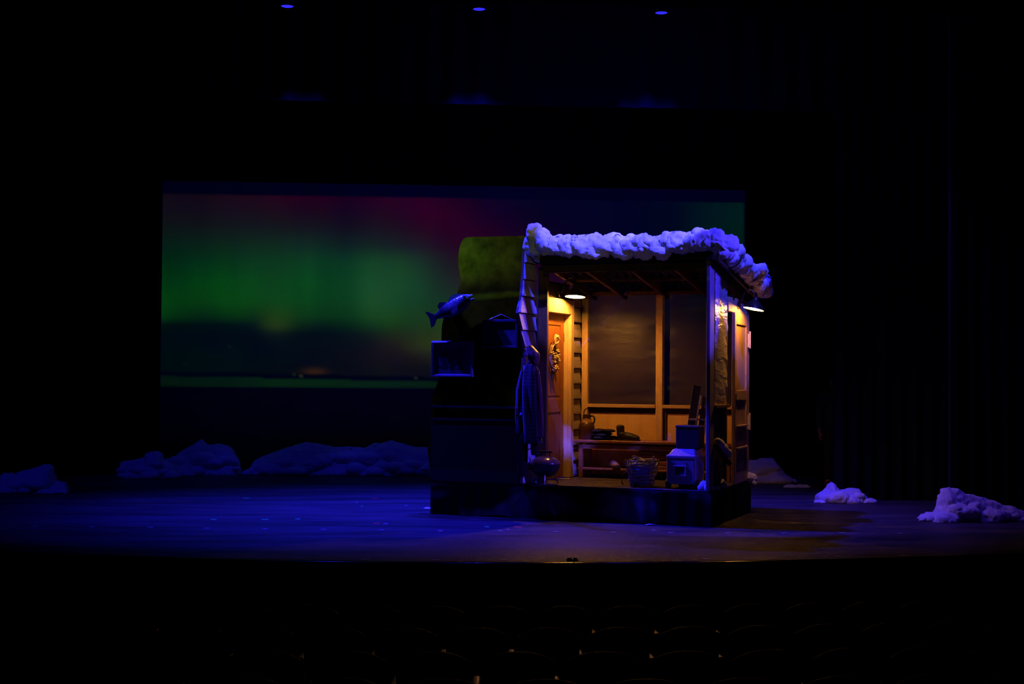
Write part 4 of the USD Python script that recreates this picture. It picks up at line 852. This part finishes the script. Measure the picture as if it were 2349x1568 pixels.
# ------------------------------------------------------------------ snow drifts on the stage
def at_y(x, y, Y): d = ray(x, y); return CAM + d * (Y / d[1])
def fl_at(x, y): d = ray(x, y); return CAM + d * (-CZ / d[2])
def drift(label, outline, Y, depth, seed, **kw):
    """outline: measured crest points; blobs are stacked under the crest and spread towards the front"""
    P = np.array([at_y(x, y, Y)[[0, 2]] for x, y in outline]); r_ = random.Random(seed); B = []
    P[:, 1] = np.maximum(P[:, 1], .02); hm = P[:, 1].max()
    for p, q_ in zip(P[:-1], P[1:]):
        if q_[0] - p[0] < .004: continue
        pts_ = []
        for X, z in (p, q_):
            d = depth * (.35 + .65 * z / hm)
            pts_ += [(X, Y, z), (X, Y + .10, z), (X, Y - d * .35, z * .80), (X, Y - d * .8, z * .22), (X, Y - d, -.02), (X, Y + .22 + .2 * z, -.02)]
        B.append(m3.Manifold.hull_points(np.array(pts_)))
    X = P[0, 0]
    while X < P[-1, 0]:                                          # torn scraps along the foot and on the face
        hz = float(np.interp(X, P[:, 0], P[:, 1])); d = depth * (.35 + .65 * hz / hm); w_ = r_.uniform(.05, .14) * min(1, .35 + hz / .5)
        f = r_.uniform(.0, .75) * (hz > .12)
        B.append(mf_ball((X, Y - d * (1 - f * .8), max(.0, hz * f * .9)), (w_ * 1.5, w_, w_ * r_.uniform(.4, .9))))
        X += w_ * r_.uniform(.7, 1.6)
    o = obj('snow_drift', snow_mesh(B, seed, floor=0., **kw), snow_m, None, True)
    return tag(o, label, 'snow')
kw = dict(edge=.045, amp=.035, freq=5., melt=4)
drift('low blocky snow drift at the left end of the back row', [(277, 1088), (279, 1062), (300, 1058), (318, 1054), (334, 1050), (337, 1041), (358, 1037), (368, 1042), (372, 1058), (395, 1068), (408, 1088)], 23.0, .25, 21, edge=.03, amp=.022, freq=6., melt=3)
drift('humped blue snow drift with a small peak, left of centre at back', [(368, 1060), (395, 1053), (420, 1037), (440, 1024), (462, 1011), (470, 1018), (478, 1024), (498, 1021), (520, 1026), (535, 1036), (543, 1056), (548, 1088)], 23.8, .4, 22, **kw)
drift('long blue snow drift reaching behind the wavy wall', [(572, 1080), (588, 1058), (620, 1044), (660, 1030), (700, 1019), (722, 1021), (745, 1025), (770, 1030), (800, 1028), (835, 1032), (862, 1020), (900, 1015), (930, 1022), (950, 1030), (980, 1031), (1010, 1040)], 23.8, .4, 23, **kw)
drift('pointed violet snow drift right of the porch at the back', [(1690, 1066), (1712, 1062), (1725, 1057), (1738, 1057), (1755, 1054), (1772, 1051), (1780, 1062), (1790, 1078), (1802, 1092), (1814, 1105)], 22.3, .35, 24, edge=.04, amp=.03, freq=5., melt=4)
drift('blue snow pile at the far left of the stage', [(-60, 1100), (-20, 1098), (0, 1096), (8, 1087), (22, 1088), (36, 1095), (40, 1086), (60, 1081), (85, 1075), (104, 1068), (114, 1070), (120, 1090), (127, 1106), (145, 1110), (152, 1128)], 20.2, .3, 25, edge=.03, amp=.025, freq=6., melt=4)
drift('small jagged violet snow pile at the foot of the right curtain', [(1879, 1137), (1892, 1128), (1902, 1118), (1910, 1109), (1920, 1120), (1928, 1128), (1942, 1124), (1955, 1122), (1970, 1124), (1978, 1137), (1992, 1144)], 18.75, .2, 26, edge=.018, amp=.02, freq=9., melt=3)
drift('large purple snow block on the floor at the far right', [(2119, 1190), (2132, 1181), (2155, 1181), (2160, 1160), (2168, 1126), (2174, 1123), (2196, 1126), (2210, 1134), (2235, 1141), (2262, 1148), (2285, 1155), (2305, 1163), (2330, 1168), (2349, 1179), (2380, 1186)], 16.35, .22, 27, edge=.02, amp=.03, freq=8., melt=4)
for px, py, lab, sd_, rr in [(1828, 1118, 'thin scrap of snow lying between the porch and the curtain', 31, .06), (2300, 1196, 'tiny snow scrap in front of the large purple block', 32, .035), (985, 1168, 'tiny white snow scrap by the platform left corner', 33, .03)]:
    p = fl_at(px, py); B = [((p[0] + d, p[1] + e, .0), (rr * 1.3, rr, rr * .7)) for d, e in ((-.9 * rr, 0), (rr, .3 * rr), (2.2 * rr, 0), (-2 * rr, .02))][: (4 if rr > .05 else 2)]
    o = obj('snow_scrap', snow_mesh(B, sd_, edge=.02, amp=.01, freq=12, floor=0.002), snow_m, None, True); tag(o, lab, 'snow')

# ------------------------------------------------------------------ tape marks
def tape(px, py, w_, d_, mat, lab, grp, rot=0.):
    p = fl_at(px, py); c, s_ = math.cos(rot), math.sin(rot)
    m = bx(-w_ / 2, w_ / 2, -d_ / 2, d_ / 2, .0005, .003, .0008); m.apply_transform(trimesh.transformations.rotation_matrix(rot, (0, 0, 1))); m.apply_translation((p[0], p[1], 0))
    o = obj('floor_tape', m, mat, None); return tag(o, lab, 'tape', grp)
tw = plain('tape_white', (.26, .26, .27), .6)
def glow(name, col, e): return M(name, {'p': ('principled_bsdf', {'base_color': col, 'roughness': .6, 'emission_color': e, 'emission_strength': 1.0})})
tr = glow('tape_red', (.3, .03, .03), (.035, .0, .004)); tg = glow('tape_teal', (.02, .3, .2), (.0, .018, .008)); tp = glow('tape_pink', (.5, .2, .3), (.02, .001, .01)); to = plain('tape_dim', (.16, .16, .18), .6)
ORD = ['first', 'second', 'third', 'fourth', 'fifth', 'sixth', 'seventh', 'eighth', 'ninth', 'tenth', 'eleventh', 'twelfth', 'thirteenth', 'fourteenth']
for k, (x, y) in enumerate([(80, 1206), (210, 1208), (345, 1209), (475, 1211), (608, 1213), (742, 1214), (875, 1215), (1275, 1219), (1407, 1220), (1540, 1221), (1670, 1222), (1800, 1222), (1930, 1222), (2064, 1223)]):
    tape(x, y, .055, .06, tw, '%s white tape dash from the left in the row across the stage floor' % ORD[k], 'white tape dashes across the floor', .25)
for k, (x, y) in enumerate([(65, 1262), (218, 1267), (370, 1272), (520, 1276), (680, 1280), (840, 1283), (1000, 1284), (1155, 1284), (1470, 1284), (1620, 1282), (1770, 1280), (1925, 1277), (2075, 1274)]):
    tape(x, y, .07, .05, to, '%s dim tape dash from the left along the front lip of the stage' % ORD[k], 'tape dashes along the stage lip')
for x, y, mt, lab, w_ in [(860, 1143, tr, 'red tape dash on the bright floor, farther of the two', .07), (864, 1200, tr, 'red tape dash on the bright floor, nearer of the two', .07), (1188, 1208, tr, 'pinkish red tape strip in front of the platform', .09),
                      (565, 1142, tg, 'teal tape dash at the far left of the bright floor', .08), (490, 1191, tg, 'teal tape dash left of the brightest floor', .06), (608, 1191, tg, 'long teal tape dash on the middle floor', .08), (683, 1190, tg, 'teal tape dash nearest the middle of the bright floor', .06), (830, 1161, tg, 'small teal tape square near the red dash', .03),
                      (1117, 1208, tg, 'teal tape speck in front of the platform', .05), (932, 1159, tw, 'bright white tape spot left of the platform', .04), (818, 1152, tw, 'faint white tape spot on the far floor', .04), (885, 1201, tw, 'white tape spot beside the nearer red dash', .05),
                      (1010, 1217, tp, 'pink tape dash below the platform corner', .045), (1148, 1217, tw, 'white tape spot below the pinkish strip', .04), (1165, 1214, tp, 'pale tape speck beside the pinkish strip', .03), (1500, 1216, tw, 'pale tape speck on the floor before the cooler', .04)]:
    tape(x, y, w_, .07, mt, lab, 'coloured tape marks on the stage floor')
p = fl_at(1313, 1285)
fb = thing('lip_socket', 'small dark twin socket block at the centre of the stage lip', 'socket', (p[0], p[1], 0))
obj('block', bx(-.05, .05, -.04, .04, 0, .018), iron_m, fb); obj('cap', cat(lathe([(0, .03), (.018, .028), (.02, .018)], 16, (-.025, 0, 0)), lathe([(0, .03), (.018, .028), (.02, .018)], 16, (.025, 0, 0))), to, fb, 40)
p = fl_at(1490, 1203)
o = obj('paper_scrap', lump(9, .13, .05, .02).apply_transform(trimesh.transformations.translation_matrix((p[0], p[1] - .06, 0)) @ trimesh.transformations.rotation_matrix(.5, (0, 0, 1))), plain('scrap_cloth', (.35, .35, .38), .8), None, True); tag(o, 'crumpled pale cloth scrap on the floor against the platform skirt', 'cloth scrap')

# ------------------------------------------------------------------ the person in the wings
JC = np.array([6.50, 21.4, 0.])
pe = thing('person', 'person in a dark blue top standing half hidden behind the right curtain', 'person', JC, .15)
def limb(ch): return [m3.Manifold.batch_hull([mf_ball(a, ra), mf_ball(b, rb)]) for (a, ra), (b, rb) in zip(ch[:-1], ch[1:])]
def blend(parts_, e=.02, it=8):
    m = tm(m3.Manifold.batch_boolean(parts_, m3.OpType.Add).refine_to_length(e)); m = trimesh.Trimesh(m.vertices, m.faces); trimesh.smoothing.filter_taubin(m, iterations=it); return m
J = lambda s: dict(sh=(s * .185, .0, 1.40), el=(s * .245, .015, 1.12), wr=(s * .262, -.03, .87), hip=(s * .09, 0, .88), kn=(s * .10, -.01, .48), an=(s * .105, .02, .085))
bp = []
bp += limb([((0, .01, 1.0), (.15, .10, .12)), ((0, .01, 1.2), (.145, .10, .12)), ((0, .01, 1.36), (.15, .095, .07))]) + limb([((0, .01, .9), (.155, .10, .09)), ((0, .01, 1.0), (.15, .10, .1))])
bp += limb([((0, .01, 1.42), .06), ((0, -.005, 1.52), .055)])
bp += [mf_ball((0, -.01, 1.60), (.075, .095, .105), 24), mf_ball((0, -.03, 1.53), (.052, .06, .05), 20), mf_ball((0, -.108, 1.585), (.012, .018, .02)), mf_ball((-.078, .0, 1.59), (.012, .02, .03)), mf_ball((.078, .0, 1.59), (.012, .02, .03))]
for s in (-1, 1):
    j = J(s)
    bp += limb([((s * .10, .01, 1.38), .075), (j['sh'], .062), (j['el'], .043), (j['wr'], .029)])
    bp += limb([(j['hip'], .088), (j['kn'], .058), (j['an'], .04)]) + limb([(j['an'], .04), ((s * .11, -.11, .035), .032), ((s * .115, -.16, .028), .026)])
    w_ = np.array(j['wr']); bp += limb([(w_, .028), (w_ + (s * .004, -.01, -.07), (.022, .034, .03))])
    for q_, (dy, ln) in enumerate(((-.028, .068), (-.009, .078), (.010, .073), (.028, .058))):
        b0 = w_ + (s * .004, dy - .01, -.085); bp += limb([(b0, .0095), (b0 + (-s * .006, -.002, -ln * .5), .0088), (b0 + (-s * .02, .0, -ln), .0078)])
    bp += limb([(w_ + (-.0 * s, -.03, -.045), .011), (w_ + (-s * .012, -.055, -.07), .0095), (w_ + (-s * .018, -.062, -.095), .0085)])
obj('body', blend(bp, .018, 6), plain('skin', (.50, .27, .19), .55), pe, True)
hp = [mf_ball((0, .012, 1.625), (.083, .098, .10), 24)]
obj('hair', blend([m3.Manifold.batch_boolean(hp, m3.OpType.Add).trim_by_plane((0, .45, .9), 1.60 * .9 - .0)], .02, 4), plain('hair', (.012, .010, .010), .7), pe, True)
obj('eyes', cat(*[sph((s * .03, -.098, 1.60), .011, 2) for s in (-1, 1)]), plain('eye', (.1, .1, .1), .2), pe, True)
obj('mouth', sph((0, -.092, 1.535), (.024, .008, .007), 2), plain('lips', (.35, .12, .10), .5), pe, True)
cl = []
cl += limb([((0, .01, .93), (.170, .118, .09)), ((0, .01, 1.2), (.165, .118, .12)), ((0, .01, 1.365), (.165, .11, .075))])
for s in (-1, 1):
    j = J(s); cl += limb([((s * .10, .01, 1.385), .088), (j['sh'], .076), (j['el'], .058), (tuple(np.array(j['wr']) + (0, .005, .05)), .045)])
obj('top', blend(cl, .022, 6), plain('dark_blue_jersey', (.045, .06, .075), .9), pe, True, 'dark blue long-sleeved top')
tr_ = limb([((0, .01, .86), (.165, .112, .07)), ((0, .01, .95), (.162, .112, .06))])
for s in (-1, 1):
    j = J(s); tr_ += limb([(j['hip'], .10), (j['kn'], .073), (tuple(np.array(j['an']) + (0, 0, .07)), .062)])
obj('trousers', blend(tr_, .022, 6), plain('dark_trousers', (.03, .024, .03), .9), pe, True)
for s in (-1, 1):
    sh_ = tm(m3.Manifold.batch_hull([mf_ball((s * .105, .045, .045), (.045, .05, .05)), mf_ball((s * .115, -.15, .032), (.042, .05, .032)), mf_ball((s * .11, -.06, .05), (.043, .05, .045))]).trim_by_plane((0, 0, 1), 0).refine_to_length(.02))
    obj('shoe', sh_, plain('red_shoe', (.30, .04, .04), .5) if s < 0 else '/World/Looks/red_shoe', pe, True)

# ------------------------------------------------------------------ auditorium seats
seat_cloth = plain('seat_cloth', (.003, .003, .003), .9, .0, noise=.2)
seat_shell = plain('seat_shell', (.002, .002, .004), .6, .01)
arm_m = plain('armrest_wood', (.6, .34, .18), .4, .4)
def make_seat(label, loc, rot, grp):
    t = thing('theatre_seat', label, 'seat', loc, rot, grp)
    def shell(y0, y1, w0, zt, z0, drop):
        X = np.linspace(-w0, w0, 17); top = zt - drop * (np.abs(X) / w0) ** 2.4; V = []; curve = .035 * (X / w0) ** 2
        for dy in (y0, y1):
            for f in np.linspace(0, 1, 6): V += [(x * (.9 + .1 * f), dy + c - .10 * f, z0 + (tz - z0) * f) for x, tz, c in zip(X, top, curve)]
        n_ = 17; F_ = []
        for s in range(2):
            for k in range(5):
                for i in range(n_ - 1):
                    a = s * 6 * n_ + k * n_ + i; F_ += [(a, a + 1, a + n_ + 1), (a, a + n_ + 1, a + n_)] if s == 0 else [(a, a + n_ + 1, a + 1), (a, a + n_, a + n_ + 1)]
        h_ = 6 * n_
        for i in range(n_ - 1): F_ += [(5 * n_ + i, 5 * n_ + i + 1, 5 * n_ + i + 1 + h_), (5 * n_ + i, 5 * n_ + i + 1 + h_, 5 * n_ + i + h_), (i + 1, i, i + h_), (i + 1, i + h_, i + 1 + h_)]
        for k in range(5):
            for i, fl in ((0, 1), (n_ - 1, 0)):
                a, b = k * n_ + i, (k + 1) * n_ + i; F_ += [(a, b + h_, b), (a, a + h_, b + h_)] if not fl else [(a, b, b + h_), (a, b + h_, a + h_)]
        return trimesh.Trimesh(V, F_, process=False)
    obj('back_shell', shell(-.02, .0, .235, .85, .36, .07), seat_shell, t, 40)
    obj('back_cushion', shell(.005, .06, .215, .80, .42, .06), seat_cloth, t, 40)
    obj('seat_cushion', rbox(-.22, .22, .08, .5, .38, .47, .03), seat_cloth, t, 40)
    obj('standard', cat(bx(.245, .275, .05, .40, .05, .56, .004), bx(.23, .29, .0, .45, 0, .05, .004)), iron_m, t)
    obj('armrest', rbox(.235, .285, .0, .40, .56, .60, .018), arm_m, t, 40)
    return t
ordn = ['first', 'second', 'third', 'fourth', 'fifth', 'sixth', 'seventh', 'eighth', 'ninth', 'tenth', 'eleventh', 'twelfth', 'thirteenth', 'fourteenth', 'fifteenth', 'sixteenth', 'seventeenth', 'eighteenth', 'nineteenth', 'twentieth']
first = None
for row, (yc, ztop, anchor, n0, n1, nm) in enumerate([(11.78, -.22, 1.292, -10, 9, 'the row nearest the stage'), (10.51, -.17, 1.034, -8, 8, 'the second row from the stage'), (8.88, -.03, 1.206, -7, 6, 'the third row from the stage'), (7.48, .10, 1.24, -6, 5, 'the row nearest the camera')]):
    grp = 'dark seats of ' + nm; R_ = 19 - row * 1.3
    for i, k in enumerate(range(n0, n1 + 1)):
        a = (k * .522 + anchor - 1.3) / R_; x, y = 1.3 + R_ * math.sin(a), yc + R_ * (1 - math.cos(a))
        lab = '%s dark seat back from the left in %s' % (ordn[i], nm)
        if first is None: first = make_seat(lab, (x, y - .02, ztop - .85), a, grp)
        else: dup(first, 'theatre_seat', lab, (x, y - .02, ztop - .85), a, grp)
    struct('floor_riser', bx(-9, 11, yc - .9, yc + .75, -1.26, ztop - .851), hall_m)
